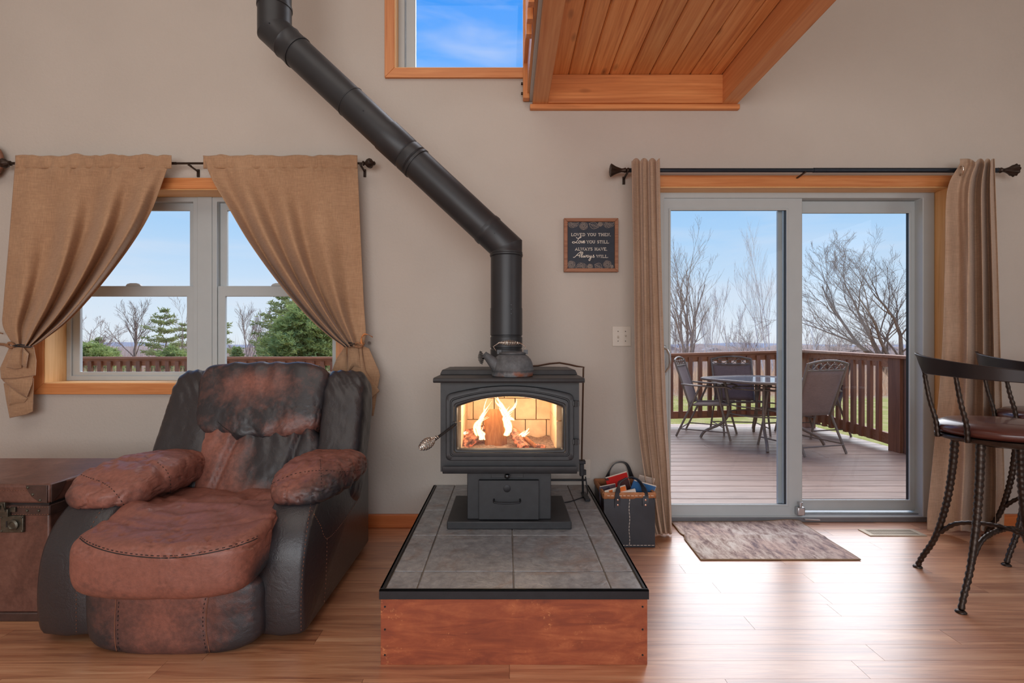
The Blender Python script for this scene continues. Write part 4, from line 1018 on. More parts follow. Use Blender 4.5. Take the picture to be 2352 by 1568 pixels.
# seat cushion
def seat(q):
    t = sstep(.2, 1, -q.y)
    wx = .325 - .008 * sstep(-.2, .8, q.y)
    xs = math.copysign(1 - (1 - min(1, abs(q.x))) ** 1.6, q.x)
    x = -1.226 - .022 * sstep(-.5, .5, q.y) + xs * wx; y = 2.07 + q.y * .375 - .035 * (1 - q.x ** 2) * t
    bk_ = sstep(-.15, .9, q.y)
    if q.z < 0: z = .375 + q.z * (.06 + .075 * t) - .02 * t * (1 - q.x * q.x)
    else: z = .372 + q.z * (.080 + .036 * q.x ** 2 * sstep(1, .3, -q.y) - .020 * bk_ + .01 * (1 - q.x ** 2) * t)
    return (x, y, z)
mb = MB().puffy(seat, 4.9, 60, wear=lambda q: .95 - .9 * sstep(.75, 1.0, q.x) * sstep(.3, -1, q.z) - .2 * sstep(.5, -1, q.z))
def seatw(p):
    t = (2.45 - p.y) / .75; c = (p.x + 1.23) / .34
    # long pulls running from the rear corners toward the front, plus a seam trough
    seam = ridge(p.y - (1.80 + .10 * c * c), .012) * sstep(.36, .42, p.z)
    a = math.sin((c * 1.2 + p.y * 7.0 + .8 * fr(p, (3, 3, 3), 4)) * 5.0) * .0065 * sstep(.38, .43, p.z) * sstep(1.80, 1.95, p.y)
    b = .007 * fr(p, (9, 4, 4), 9) * sstep(.38, .43, p.z) + ridge(fr(p, (12, 5, 5), 21), .05) * -.008 * sstep(.38, .42, p.z)
    t2 = .014 * ridge(p.y - 1.99, .08) * sstep(.38, .42, p.z) - .026 * ridge(p.y - 2.15 - .03 * math.sin(c * 4), .03) * (1 - abs(c) ** 3) * sstep(.38, .42, p.z)
    return a + b - .008 * seam + t2 + .003 * fr(p, (7, 7, 7), 1)
mb.jiggle(seatw)
se = mb.build('seat_cushion', LE, rec, smooth=180)
arc = [(178, 1226), (205, 1246), (260, 1264), (330, 1274), (390, 1276), (450, 1270), (520, 1256), (575, 1238), (592, 1230)]
stitches('stitching', mb, [arc], 1.8, se, .0014, (.010, .006), M['seamdk'])
stitches('seam', mb, [[(a, b + 5) for a, b in arc]], 1.8, se, .0022, None, M['seamdk'], -.0008)
# arms
def armpanel(xa, xb, name):
    prof = [(2.72, .03), (2.72, .50), (2.5, .525), (2.2, .525), (2.06, .515), (1.97, .485), (1.90, .42), (1.855, .33), (1.838, .22), (1.838, .12), (1.850, .045), (1.87, .028)]
    P_ = [(v.x, v.y) for v in catmull([(a, b, 0) for a, b in prof[3:]], 4)]
    P_ = prof[:3] + P_
    def to(a, b, d): return Vector((d, a, b))
    m_ = MB(); n_ = 6
    loops = []
    for k, (dx, e) in enumerate(((0, .022), (.006, .010), (.018, .002), (.03, 0), (.5, 0), (1, 0))):
        pass
    xs = [(xa, .020), (xa + .007, .007), (xa + .022, 0), ((xa + xb) / 2, -.006), (xb - .022, 0), (xb - .007, .007), (xb, .020)]
    cy, cz = 2.28, .27
    for x, e in xs:
        loops.append([Vector((x, cy + (a - cy) * (1 - e / .45), cz + (b - cz) * (1 - e / .25))) for a, b in P_])
    m_.loft(loops)
    return m_
mb = armpanel(-1.775, -1.555, 'l')
al = mb.build('arm', LD, rec, smooth=50, label='left arm panel')
stitches('stitching', mb, [[(283, 1140), (240, 1165), (212, 1205), (196, 1250), (184, 1300), (176, 1360), (176, 1470)]], 1.9, al, .0013, (.008, .006))
stitches('seam', mb, [[(86, 1420), (83, 1300), (98, 1215), (128, 1160)]], 1.9, al, .002, None, M['seamdk'], -.0005)
mb = armpanel(-.950, -.765, 'r')
ar = mb.build('arm', LD, rec, smooth=50, label='right arm panel')
stitches('stitching', mb, [[(612, 1150), (600, 1200), (594, 1280), (590, 1400), (593, 1478)], [(718, 1130), (702, 1240), (692, 1360), (692, 1478)], [(716, 1172), (735, 1205), (751, 1236), (790, 1195), (826, 1140)], [(751, 1236), (748, 1330), (742, 1400)]], 1.9, ar, .0013, (.008, .006))
def pad(cx, cy, cz, hx, hy, hz, lean, seed, w0):
    def fn(q):
        x = cx + q.x * hx * (1 - .12 * abs(q.y) ** 3) + lean * q.y; y = cy + q.y * hy
        z = cz + q.z * hz * (1 - .25 * sstep(.4, 1, -q.y)) - .028 * sstep(.2, 1, q.y) - .022 * sstep(.3, 1, -q.y)
        return (x, y, z)
    m_ = MB().puffy(fn, 3.0, 44, wear=lambda q: w0 + .35 * q.z - .5 * sstep(-.3, 1, -q.y) * sstep(-.2, .8, -q.x * (1 if cx < -1.2 else -1)) + .1)
    def wr(p):
        c = (p.x - cx) / hx; s_ = ridge(p.y - (cy - hy * .28 - .05 * c), .010) + ridge(p.y - (cy + hy * .42), .008)
        return .011 * fr(p, (7, 10, 7), seed) - .007 * ridge(fr(p, (9, 11, 7), seed + 7), .05) - .008 * s_ * sstep(cz, cz + .02, p.z) + .004 * math.sin(p.x * 80 + p.y * 40 + 4 * fr(p, (4, 4, 4), seed)) * ridge(p.y - (cy - hy * .3), .09)
    m_.jiggle(wr); return m_
mb = pad(-1.662, 2.27, .530, .185, .335, .088, -.0, 3, .72)
a_ = mb.build('arm_pad', LE, rec, smooth=180, label='left arm pad')
stitches('stitching', mb, [[(362, 1062), (385, 1085), (392, 1120), (388, 1142)], [(160, 1080), (200, 1095), (235, 1108), (262, 1128), (285, 1160)]], 2.1, a_, .0013, (.008, .005), M['seamdk'])
mb = pad(-.850, 2.27, .545, .160, .32, .076, 0, 31, .45)
a_ = mb.build('arm_pad', LE, rec, smooth=180, label='right arm pad')
stitches('stitching', mb, [[(612, 1118), (650, 1098), (690, 1085), (740, 1080), (790, 1083), (830, 1078)], [(735, 1055), (738, 1090), (738, 1125)]], 2.1, a_, .0013, (.008, .005), M['seamdk'])
# backrest
Bb, Bt = Vector((0, 2.44, .30)), Vector((0, 2.775, .965)); bd = (Bt - Bb); bl = bd.length; bu = bd.normalized(); bn = Vector((0, -bu.z, bu.y))
def bp(x, t, d): # x across, t up the back, d out of the face
    v = Bb + bd * t + bn * d; return (x, v.y, v.z)
mb = MB().puffy(lambda q: bp(-1.278 + q.x * (.475 + .03 * sstep(1, -1, q.z)), .47 + q.z * .51, -.075 + q.y * -.065), 6, 14)
mb.build('back_shell', LD, rec, smooth=180)
def bolster(xo0, xi0, xo1, xi1, seed, lab):
    def fn(q):
        t = (q.z + 1) / 2; xo = xo0 + (xo1 - xo0) * t; xi = xi0 + (xi1 - xi0) * t
        return bp((xo + xi) / 2 + q.x * (xi - xo) / 2, .04 + t * .945, .02 - q.y * .11)
    m_ = MB().puffy(fn, 4.6, 40, wear=lambda q: .02 + .15 * sstep(.2, -1, q.z))
    def wr(p):
        t = (p.z - .3) / .66; e = sstep(.72, .98, t)
        return .004 * fr(p, (8, 8, 6), seed) + e * .0028 * math.sin(p.x * 110 + p.y * 60 + p.z * 60 + 3 * fr(p, (4, 4, 4), seed)) + .003 * abs(fr(p, (12, 12, 20), seed + 3)) * -1
    m_.jiggle(wr); return m_.build('back_bolster', LD, rec, smooth=180, label=lab)
bolster(-1.800, -1.455, -1.800, -1.580, 5, 'left back bolster'); bolster(-.940, -.735, -1.005, -.755, 9, 'right back bolster')
def lower(q):
    t = (q.z + 1) / 2; x0 = -1.530 - .085 * t; x1 = -.905 - .055 * t
    return bp((x0 + x1) / 2 + q.x * (x1 - x0) / 2, .0 + t * .56, .05 - q.y * .085 + .0)
mb = MB().puffy(lower, 5.0, 52, wear=lambda q: .50 + .45 * sstep(0, -1, q.x) - .55 * sstep(-.35, .2, q.x) * sstep(-.9, -.1, q.z) * (1 if q.x < .45 else .8) + .25 * sstep(-.3, -1, q.z))
def lw(p):
    t = (p.z - .3) / .42; xa = WX(lerp_table([(0, 510), (1, 553)], t), 2.5); xb = WX(lerp_table([(0, 672), (1, 690)], t), 2.5)
    g = ridge(p.x - xa, .016) + ridge(p.x - xb, .016)
    fan = math.sin((p.x + 1.27) * 70 / (1.4 - t * .6) + 3 * fr(p, (3, 3, 3), 2)) * .005 * sstep(.5, 1.0, t)
    return -.024 * g + fan + .009 * fr(p, (6, 6, 5), 13) - .006 * abs(fr(p, (12, 10, 7), 17))
mb.jiggle(lw)
lo = mb.build('lumbar_cushion', LE, rec, smooth=180)
def head(q):
    t = (q.z + 1) / 2; x0 = -1.620 - .035 * t; x1 = -.965 + .005 * t
    sag = .045 * (1 - abs(q.x) ** 2) * sstep(.3, -1, q.z)
    return bp((x0 + x1) / 2 + q.x * (x1 - x0) / 2, .485 + t * .535 - sag, .048 - q.y * (.10 + .02 * t))
mb = MB().puffy(head, 5.2, 56, wear=lambda q: .12 + .62 * math.exp(-((q.x + .05) / .55) ** 2 - ((q.z - .25) / .38) ** 2) + .35 * sstep(-.3, -.9, q.z) * (1 if q.x > .2 else .3))
def hw(p):
    t = (p.z - .64) / .35; c = (p.x + 1.29) / .31
    g = math.sin(c * 13 + 4 * fr(p, (3, 3, 3), 6)) * .0065 * sstep(.55, .0, t) + math.sin(c * 15 + 2 * fr(p, (4, 4, 4), 8) + t * 4) * .004 * sstep(.55, .95, t)
    d = -.005 * ridge(fr(p, (11, 7, 4), 27), .08) * sstep(.9, .2, t)
    return g + d + .006 * fr(p, (5, 5, 5), 23)
mb.jiggle(hw)
he = mb.build('headrest', LE, rec, smooth=180)
stitches('seam', mb, [[(500, 968), (520, 985), (553, 1000), (620, 1002), (690, 998), (720, 988), (752, 970)]], 2.5, he, .0025, None, M['seamdk'], -.001)

# ================================================================ TRUNK
TX0, TX1, TY0, TY1, TZ = -2.86, -1.868, 2.0, 2.455, .56
trk = empty('steamer_trunk', (-2.3, 2.23, 0), 'old brown leather steamer trunk with brass lock, beside the recliner', 'trunk')
def mk_trunk():
    m, t, b = newmat('trunk_leather'); v = coords(t)
    n = noise_n(t, v, 6, 8, .7, .6); f = noise_n(t, v, 60, 5, .7)
    c = ramp(t, n, [(.3, C8(62, 40, 34)), (.5, C8(94, 60, 50)), (.66, C8(118, 82, 70)), (.8, C8(140, 112, 102))]).outputs[0]
    c = mixc(t, .3, c, ramp(t, f, [(.3, C8(60, 42, 38)), (.7, C8(130, 92, 80))]).outputs[0])
    t.links.new(c, b.inputs['Base Color']); b.inputs['Roughness'].default_value = .38; bump(t, b, f, .35, .002); return m
M['trunk'] = mk_trunk(); M['oldbrass'] = plain('aged_brass', C8(92, 88, 78), .42, .8, .3, 60)
M['trunkd'] = plain('trunk_binding', C8(66, 46, 40), .45, var=.3, nscale=30, bstr=.3, bscale=120)
MB().box(TX0, TX1, TY0, TY1, .035, .474).build('body', M['trunk'], trk, bevel=.008, seg=3)
lid = MB().box(TX0 - .006, TX1 + .006, TY0 - .006, TY1 + .006, .481, TZ).build('lid', M['trunk'], trk, bevel=.012, seg=3)
MB().box(TX0 + .004, TX1 - .004, TY0 + .004, TY1 - .004, .47, .485).build('closure_gap', M['seamdk'], trk)
MB().box(TX0 - .004, TX1 + .004, TY0 - .004, TY1 + .004, .0, .036).build('bottom_rail', M['trunkd'], trk, bevel=.004)
mb = MB(); mb.box(TX0, TX1 + .002, TY0 - .003, TY0 + .01, .432, .472); mb.box(TX1 - .01, TX1 + .003, TY0, TY1, .432, .472); mb.build('leather_band', M['trunkd'], trk, bevel=.002)
mb = MB()
for k in range(90):
    x = TX1 - .005 - k * .011
    mb.box(x, x + .006, TY0 - .0085, TY0 - .005, .5345, .536); mb.box(x, x + .006, TY0 - .005, TY0 - .0025, .436, .4375); mb.box(x, x + .006, TY0 - .005, TY0 - .0025, .466, .4675)
mb.build('stitching', M['stitch'], trk, smooth=0)
rv = MB()
def rivet(p, ax, r=.006): rv.lathe([(r, 0), (r * .8, r * .45), (r * .3, r * .65)], 10, basis(p, ax))
def corner(x, sx):
    to = lambda a, b, d: Vector((x + sx * a, TY0 - .0065 - d, b))
    MB().prism([(.0, .484), (.0, .557), (.088, .557), (.080, .535), (.062, .510), (.035, .490)], to, 0, .004).build('corner_patch', M['trunkd'], lid, bevel=.0015)
    for a, b in ((.078, .548), (.058, .520), (.028, .497)): rivet((x + sx * a, TY0 - .0105, b), (0, -1, 0))
    MB().prism([(.0, .484), (.0, .557), (.07, .557), (.045, .515), (.02, .495)], lambda a, b, d: Vector((x - sx * (.001 + d) * -1 * 0 + x * 0 + (.007 * (-sx)) * -1 * 0 - sx * (d + .0065), TY0 + a, b)), 0, .003).build('corner_patch', M['trunkd'], lid, bevel=.001)
corner(TX1, -1); corner(TX0, 1)
MB().prism([(0, 0), (.11, 0), (0, -.09)], lambda a, b, d: Vector((TX0 + a - .004, TY1 + b + .004, TZ + d)), 0, .004).build('corner_patch', M['trunkd'], lid, bevel=.001)
for lx in (-2.012, -2.70):
    lk = MB().box(lx - .045, lx + .048, TY0 - .012, TY0 - .001, .365, .434).build('lock_plate', M['oldbrass'], trk, bevel=.003)
    mb = MB(); mb.lathe([(.021, 0), (.021, .006), (.015, .010), (.012, .006), (.0, .006)], 24, basis((lx + .012, TY0 - .012, .398), (0, -1, 0)), caps=(True, False)); mb.build('lock_boss', M['oldbrass'], lk)
    MB().box(lx - .020, lx - .015, TY0 - .0135, TY0 - .0115, .388, .412).build('keyhole', M['seamdk'], lk)
    mb = MB(); mb.box(lx - .040, lx - .006, TY0 - .02, TY0 - .006, .432, .462); mb.box(lx - .034, lx - .014, TY0 - .024, TY0 - .018, .452, .492); mb.tube([(lx - .032, TY0 - .022, .46), (lx - .03, TY0 - .03, .485), (lx - .018, TY0 - .03, .485), (lx - .016, TY0 - .022, .46)], .003, 6)
    mb.box(lx - .006, lx + .016, TY0 - .012, TY0 - .004, .448, .468)
    mb.build('hasp', M['oldbrass'], lk, bevel=.002)
    for a in (-.040, .043):
        for b in (.372, .428): rivet((lx + a, TY0 - .012, b), (0, -1, 0), .005)
for x in (-1.955, -1.908, -2.09, -2.14, -2.2): rivet((x, TY0 - .004, .452), (0, -1, 0))
rv.build('rivet', M['oldbrass'], trk)

# ================================================================ CURTAINS AND RODS
def rod_x(name, y, z, xs, rads, label, finials, brackets, m, cat='curtain rod'):
    r_ = empty(name, ((xs[0] + xs[-1]) / 2, y, z), label, cat)
    for (a, b), rd in zip(zip(xs, xs[1:]), rads): MB().tube([(a, y, z), (b, y, z)], rd, 14).build('rod', m, r_)
    for kind, x, sg in finials:
        Mx = basis((x, y, z), (sg, 0, 0))
        if kind == 'ball':
            mb = MB(); n_ = 20; loops = []
            prof = [(.008, 0), (.014, .004), (.014, .010), (.008, .014), (.012, .020), (.023, .030), (.028, .044), (.024, .058), (.013, .066), (.010, .070), (.012, .074), (.004, .080)]
            for rr_, zz in prof: loops.append([Mx @ Vector(((rr_ * (1 + .07 * math.cos(8 * 2 * PI * k / 32 + zz * 60))) * math.cos(2 * PI * k / 32), (rr_ * (1 + .07 * math.cos(8 * 2 * PI * k / 32 + zz * 60))) * math.sin(2 * PI * k / 32), zz)) for k in range(32)])
            mb.loft(loops).build('finial', M['bronze'], r_)
        else:
            prof = [(.011, 0), (.015, .006), (.015, .012), (.010, .018), (.016, .026), (.012, .036), (.011, .048), (.014, .062), (.022, .085), (.033, .105), (.036, .112), (.031, .116), (.010, .112)] 
            loops = [[Mx @ Vector((rr_ * (1 + (.08 if zz > .05 else 0) * math.cos(10 * 2 * PI * k / 40)) * math.cos(2 * PI * k / 40), rr_ * (1 + (.08 if zz > .05 else 0) * math.cos(10 * 2 * PI * k / 40)) * math.sin(2 * PI * k / 40), zz)) for k in range(40)] for rr_, zz in prof]
            MB().loft(loops).build('finial', M['bronze'], r_)
    for x in brackets:
        mb = MB(); mb.box(x - .008, x + .008, D - .008, D, z - .055, z - .008); mb.beam((x, D - .006, z - .022), (x, y, z - .014), .012, .006, (0, 0, 1)); mb.box(x - .006, x + .006, y - .012, y + .012, z - .017, z - .009)
        mb.build('bracket', M['bronze'], r_, bevel=.001)
    return r_
YR = 2.945; ZR = WZ(375, YR)
rod_x('curtain_rod', YR, ZR, [WX(22, YR), WX(405, YR), WX(832, YR)], [.008, .0065], 'thin bronze curtain rod above the double window', [('ball', WX(832, YR), 1), ('ball', WX(26, YR), -1)], [WX(436, YR), WX(829, YR)], M['bronze'])
YR2 = 2.935; ZR2 = WZ(391, YR2)
M['rodblk'] = plain('dark_steel_rod', C8(48, 56, 66), .3, .6, .1, 30)
rod_x('curtain_rod', YR2, ZR2, [WX(1442, YR2), WX(1868, YR2), WX(2290, YR2)], [.0125, .0145], 'thick dark metal curtain rod above the sliding door', [('trumpet', WX(1446, YR2), -1), ('trumpet', WX(2288, YR2), 1)], [WX(1441, YR2), WX(1848, YR2)], M['rodblk'])

def interp_edge(tab, py): return lerp_table([(b, a) for a, b in tab], py)
def swag(name, L_, Rr, ytop, ygath, folds, inner, label, seed, Yc=2.945):
    # cloth panel pulled to a gather; edges given as photograph columns at each row on the curtain's own plane
    nu, nv = 150, 110
    r_ = empty(name, (WX((L_[0][0] + Rr[0][0]) / 2, Yc), Yc, WZ(ygath + 150, Yc)), label, 'curtain', 'tan curtains at the double window')
    Lc = catmull([(a, b, 0) for a, b in L_], 6); Rc = catmull([(a, b, 0) for a, b in Rr], 6)
    Lt = [(p.y, p.x) for p in Lc]; Rt = [(p.y, p.x) for p in Rc]
    def fn(u, v):
        py = ytop + (ygath - ytop) * v
        a, b = lerp_table(Lt, py), lerp_table(Rt, py)
        # cloth lines spread so that they run towards the gather
        g = v ** 1.5
        uu = u
        px = a + (b - a) * uu
        s_ = 1 - u if inner == 'L' else u   # 0 at the hanging edge, 1 at the pulled edge
        k = sstep(0, .25, v)
        amp = (.008 + .052 * k * (.25 + .75 * s_)) * (1 - .45 * sstep(.8, 1, v))
        ph = folds * (s_ ** (1.15 + .9 * v)) * 2 * PI + seed + .9 * noise.noise(Vector((s_ * 3, v * 1.5, seed)))
        d = amp * (.15 + .85 * sstep(0, .55, v) + .2 * s_) * (math.sin(ph) + .35 * sstep(.3, 1, v) * math.sin(ph * 2.1 + 1.3 + seed)) + .012 * noise.noise(Vector((s_ * 9, v * 3, seed + 5))) * (1 - .5 * v)
        d += .009 * math.sin(u * 60 + 5 * noise.noise(Vector((u * 8, 0, seed)))) * ridge(v - .045, .05)
        wob = 6.0 * noise.noise(Vector((u * 14, seed, 0))) * sstep(.06, 0, v)
        y = Yc - .030 - .075 * sstep(.1, .6, v) * s_ - d
        if v < .07: y = Yc - .014 - d * .7 - .006
        return W(px, py + wob, y)
    MB().grid(fn, nu, nv).build('panel', M['curt'], r_, smooth=180, solid=.0018)
    return r_
cl_ = swag('curtain', [(36, 358), (31, 420), (20, 560), (8, 700), (6, 745), (20, 775), (32, 793)], [(394, 358), (376, 410), (345, 490), (300, 565), (232, 655), (165, 730), (112, 772), (78, 794)], 358, 794, 3.6, 'R', 'tan cloth curtain tied back to the left of the double window', 1.2)
cr_ = swag('curtain', [(466, 357), (486, 410), (522, 472), (572, 556), (640, 650), (705, 725), (756, 772), (790, 796)], [(820, 353), (823, 420), (829, 560), (836, 700), (840, 760), (838, 780), (832, 798)], 357, 797, 3.6, 'L', 'tan cloth curtain tied back to the right of the double window, behind the recliner', 3.7)
# rod pocket ruffles above the rod
def header(r_, pa, pb, seed, top, Yc=2.945):
    def fn(u, v):
        a = 2 * PI * v * .5
        px = pa + (pb - pa) * u; wv = 7 * noise.noise(Vector((u * 9, seed, 2)))
        z_off = 13 * math.cos(a)
        y = Yc - .016 - .004 * math.sin(u * 70 + seed) - .010 * math.sin(a)
        return W(px, 374 - z_off + (wv if v < .3 else 0) - (0 if v > .4 else 4), y)
    MB().grid(fn, 110, 10).build('rod_pocket', M['curt'], r_, smooth=180, solid=.0015)
header(cl_, 35, 394, 1, 0); header(cr_, 467, 821, 2, 0)
# tails: stacked zig-zag folds below the tie
def tail(r_, tiers, Y0_, m):
    for i, (poly, yo) in enumerate(tiers):
        # each tier is a small bent cloth leaf: centre raised, edges back
        cx = sum(p[0] for p in poly) / len(poly); cy = sum(p[1] for p in poly) / len(poly)
        P_ = [(v.x, v.y) for v in catmull([(a, b, 0) for a, b in poly], 2, True)] if False else poly
        n_ = len(P_); rings = []
        for k, yy in ((1, 0), (.97, -.006), (.6, -.016), (.25, -.020)):
            rings.append([W(cx + (a - cx) * k, cy + (b - cy) * k, Y0_ + yo + yy + .012 * (((a - cx) * .012) ** 2)) for a, b in P_])
        back = [W(cx + (a - cx) * .97, cy + (b - cy) * .97, Y0_ + yo + .006) for a, b in P_]
        MB().loft([back] + rings).build('tail_fold', m, r_, smooth=35)
tail(cl_, [([(8, 880), (78, 868), (76, 945), (60, 952), (22, 960), (14, 920)], .0), ([(22, 885), (64, 915), (56, 925), (20, 930), (19, 908)], -.014), ([(2, 868), (76, 862), (74, 880), (62, 912), (40, 900), (8, 876)], -.026),
           ([(0, 845), (20, 800), (34, 792), (78, 796), (84, 828), (82, 862), (40, 868), (2, 870)], -.040), ([(14, 843), (30, 798), (52, 796), (50, 845), (36, 848)], -.060), ([(52, 796), (66, 812), (61, 846), (50, 838)], -.066)], 2.945, M['curt'])
tail(cr_, [([(846, 900), (868, 885), (862, 930), (858, 955), (846, 954), (842, 925)], 0), ([(828, 792), (848, 800), (870, 850), (873, 862), (868, 890), (850, 915), (842, 905), (826, 850)], -.012), ([(800, 794), (830, 794), (840, 850), (872, 898), (852, 916), (838, 880), (805, 862)], -.028),
           ([(795, 792), (800, 856), (786, 866), (763, 850), (772, 825)], -.022), ([(798, 793), (822, 793), (829, 845), (812, 840), (798, 856)], -.044)], 2.945, M['curt'])
M['rope'] = plain('tan_rope', C8(150, 108, 78), .9, var=.25, nscale=80, bstr=.6, bscale=200, bdist=.003)
M['leafy'] = plain('orange_tie', C8(214, 138, 82), .7, var=.1)
t1 = empty('curtain_tieback', W(20, 800, 2.93), 'dark clip and knotted tan rope holding the left curtain', 'tieback', 'ties on the tan curtains')
MB().tube([W(30, 794, 2.87), W(42, 791, 2.85), W(60, 793, 2.85), W(78, 792, 2.88), W(70, 797, 2.86), W(45, 796, 2.845), W(30, 794, 2.87)], .0035, 8).build('clip', M['rodblk'], t1)
MB().tube(catmull([W(-22, 788, 3.0), W(-4, 790, 2.97), W(10, 791, 2.93), W(18, 794, 2.90), W(26, 798, 2.885), W(32, 793, 2.88), W(22, 787, 2.9), W(16, 796, 2.9)], 5), .008, 8).build('rope', M['rope'], t1, smooth=180)
MB().tube(catmull([W(-16, 760, 2.99), W(-2, 764, 2.98), W(6, 766, 2.965)], 5), .0035, 6).build('rope_end', M['rope'], t1, smooth=180)
t2 = empty('curtain_tieback', W(830, 800, 2.93), 'dark clip with curled orange ribbon holding the right curtain', 'tieback', 'ties on the tan curtains')
MB().tube([W(793, 789, 2.88), W(805, 787, 2.855), W(815, 789, 2.85), W(806, 793, 2.855), W(794, 792, 2.87), W(793, 789, 2.88)], .0032, 8).build('clip', M['rodblk'], t2)
MB().tube(catmull([W(812, 791, 2.865), W(822, 787, 2.86), W(830, 792, 2.865), (W(836, 788, 2.88)), W(828, 797, 2.87), W(815, 795, 2.865)], 5), .006, 8).build('rope', M['rope'], t2, smooth=180)
rb = catmull([W(832, 795, 2.868), W(830, 780, 2.86), W(835, 769, 2.856), W(843, 767, 2.86), W(850, 770, 2.88), W(856, 774, 2.91)], 6)
MB().loft([[p + Vector((0, -.001, 0)) + Vector((.009 * math.cos(i * .16), 0, .004)), p - Vector((.009 * math.cos(i * .16), 0, .004)), p + Vector((0, .003, 0)) - Vector((.006, 0, 0))] for i, p in enumerate(rb)]).build('ribbon', M['leafy'], t2, smooth=180)
hk = MB().tube([W(848, 787, 3.03), W(848, 787, 2.99)], .009, 12); tag(hk.build('holdback_peg', M['bronze']), 'small round black peg on the wall right of the right tan curtain', 'peg')
# thing at the left edge of the frame
tag(MB().puffy(lambda q: (WX(-28, 2.99) + q.x * .10, 2.985 + q.y * .028, WZ(370, 2.99) + q.z * .105), 2.3, 12).build('wall_ornament', plain('brown_carved_wood', C8(128, 84, 62), .6, var=.3, nscale=30, bstr=.4, bscale=60), smooth=180),
    'rounded brown wooden wall ornament cut off by the left edge of the picture', 'ornament')

def hang(name, L_, Rr, folds, label, grom, seed, y0, y1, amp=.035, bias=None):
    Yc = 2.935
    r_ = empty(name, (WX((L_[0][0] + Rr[0][0]) / 2, Yc), Yc, WZ(y1, Yc)), label, 'curtain', 'grommet curtains at the sliding door')
    Lt = [(p.y, p.x) for p in catmull([(a, b, 0) for a, b in L_], 5)]; Rt = [(p.y, p.x) for p in catmull([(a, b, 0) for a, b in Rr], 5)]
    def fn(u, v):
        py = y0 + (y1 - y0) * v; a, b = lerp_table(Lt, py), lerp_table(Rt, py)
        f = bias(u) if bias else u
        ph = 2 * PI * folds * f + seed
        am = amp * (.8 + .35 * v) * (1 if not bias else 1)
        x = a + (b - a) * u + 5 * math.sin(ph * 1.0 + 1.6) * (.4 + .6 * v)
        y = Yc - .068 - am * math.sin(ph) - .006 * math.sin(ph * 2.3 + 4 * noise.noise(Vector((u * 4, v * 2, seed)))) - .008 * noise.noise(Vector((u * 6, v * 4, seed)))
        top = 4 * math.sin(ph * 1.0) * (1 - sstep(0, .03, v))
        if v > .98: top += 4 * noise.noise(Vector((u * 9, 3, seed)))
        return W(x, py + top, y)
    MB().grid(fn, 150, 90).build('panel', M['curt2'], r_, smooth=180, solid=.0018)
    for px, py, yy in grom:
        Mx = basis(W(px, py, yy), (1, -.5, 0)); mb = MB(); mb.tube([Mx @ Vector((.026 * math.cos(a * PI / 12), .026 * math.sin(a * PI / 12), 0)) for a in range(24)], .004, 8, closed=True); mb.build('grommet', M['chrome'], r_)
    return r_
hang('curtain', [(1449, 366), (1453, 600), (1458, 900), (1474, 1060), (1496, 1180), (1508, 1226)], [(1516, 366), (1520, 600), (1530, 900), (1540, 1080), (1545, 1226)], 3.6, 'taupe grommet curtain bunched at the left of the sliding door', [], .6, 367, 1226, .030)
hang('curtain', [(2206, 378), (2176, 440), (2172, 600), (2166, 800), (2150, 1000), (2132, 1180)], [(2283, 366), (2290, 600), (2298, 900), (2304, 1100), (2302, 1226)], 3.55, 'pale linen grommet curtain bunched at the right of the sliding door', [(2209, 391, 2.89)], 4.2, 368, 1220, .046, bias=lambda u: u ** 2.1 * .9)

# ================================================================ BASKET WITH MAGAZINES
M['baglth'] = plain('black_bag_leather', C8(46, 50, 56), .32, 0, .25, 8, .2, 260, .001)
M['suede'] = plain('raw_leather_edge', C8(176, 118, 78), .8, var=.2, nscale=40, bstr=.4, bscale=90)
bag = empty('leather_basket', (.675, 2.86, 0), 'open black leather basket with strap handles and white stitching beside the stove platform', 'basket')
x0, x1, y0, y1, zt = .535, .822, 2.722, 3.0, .298
def bagwall(e, z): return [Vector((x0 + e + .01 * (z < .05), y0 + e, z)), Vector((x1 - e, y0 + e, z)), Vector((x1 - e, y1 - e, z)), Vector((x0 + e, y1 - e, z))]
MB().loft([bagwall(0, .0), bagwall(0, .15), bagwall(0, zt), bagwall(.006, zt), bagwall(.006, .02)]).build('body', M['baglth'], bag, bevel=.006, seg=3)
mb = MB(); rg = random.Random(4)
def rimside(p, q, nrm):
    n_ = 24; vs = []
    p, q, nrm = Vector(p), Vector(q), Vector(nrm)
    rows_ = []
    for off, dz in ((.002, -.024), (.004, .002), (0, .008), (-.009, .004), (-.010, -.03)):
        rows_.append([p.lerp(q, i / n_) + nrm * off + Vector((0, 0, zt + dz + (rg.uniform(-.004, .004) if dz == -.024 else 0))) for i in range(n_ + 1)])
    mb.loft(rows_, closed=False, caps=(False, False))
rimside((x0, y0, 0), (x1, y0, 0), (0, -1, 0)); rimside((x1, y0, 0), (x1, y1, 0), (1, 0, 0)); rimside((x1, y1, 0), (x0, y1, 0), (0, 1, 0)); rimside((x0, y1, 0), (x0, y0, 0), (-1, 0, 0))
mb.build('rim', M['suede'], bag, smooth=60, solid=.003)
mb = MB()
for k in range(14): mb.tube([(.678 + .002 * math.sin(k), y0 - .0015, .018 + k * .0185), (.678 + .002 * math.sin(k + 1), y0 - .0015, .031 + k * .0185)], .0016, 5)
for k in range(13): mb.tube([(x0 + .02 + k * .0205, y0 - .0015, .014), (x0 + .035 + k * .0205, y0 - .0015, .014)], .0014, 5)
for k in range(12): mb.tube([(x0 + .02 + k * .022, y0 - .0055, zt - .008), (x0 + .034 + k * .022, y0 - .0055, zt - .009)], .0013, 5)
mb.build('stitching', M['cream'], bag)
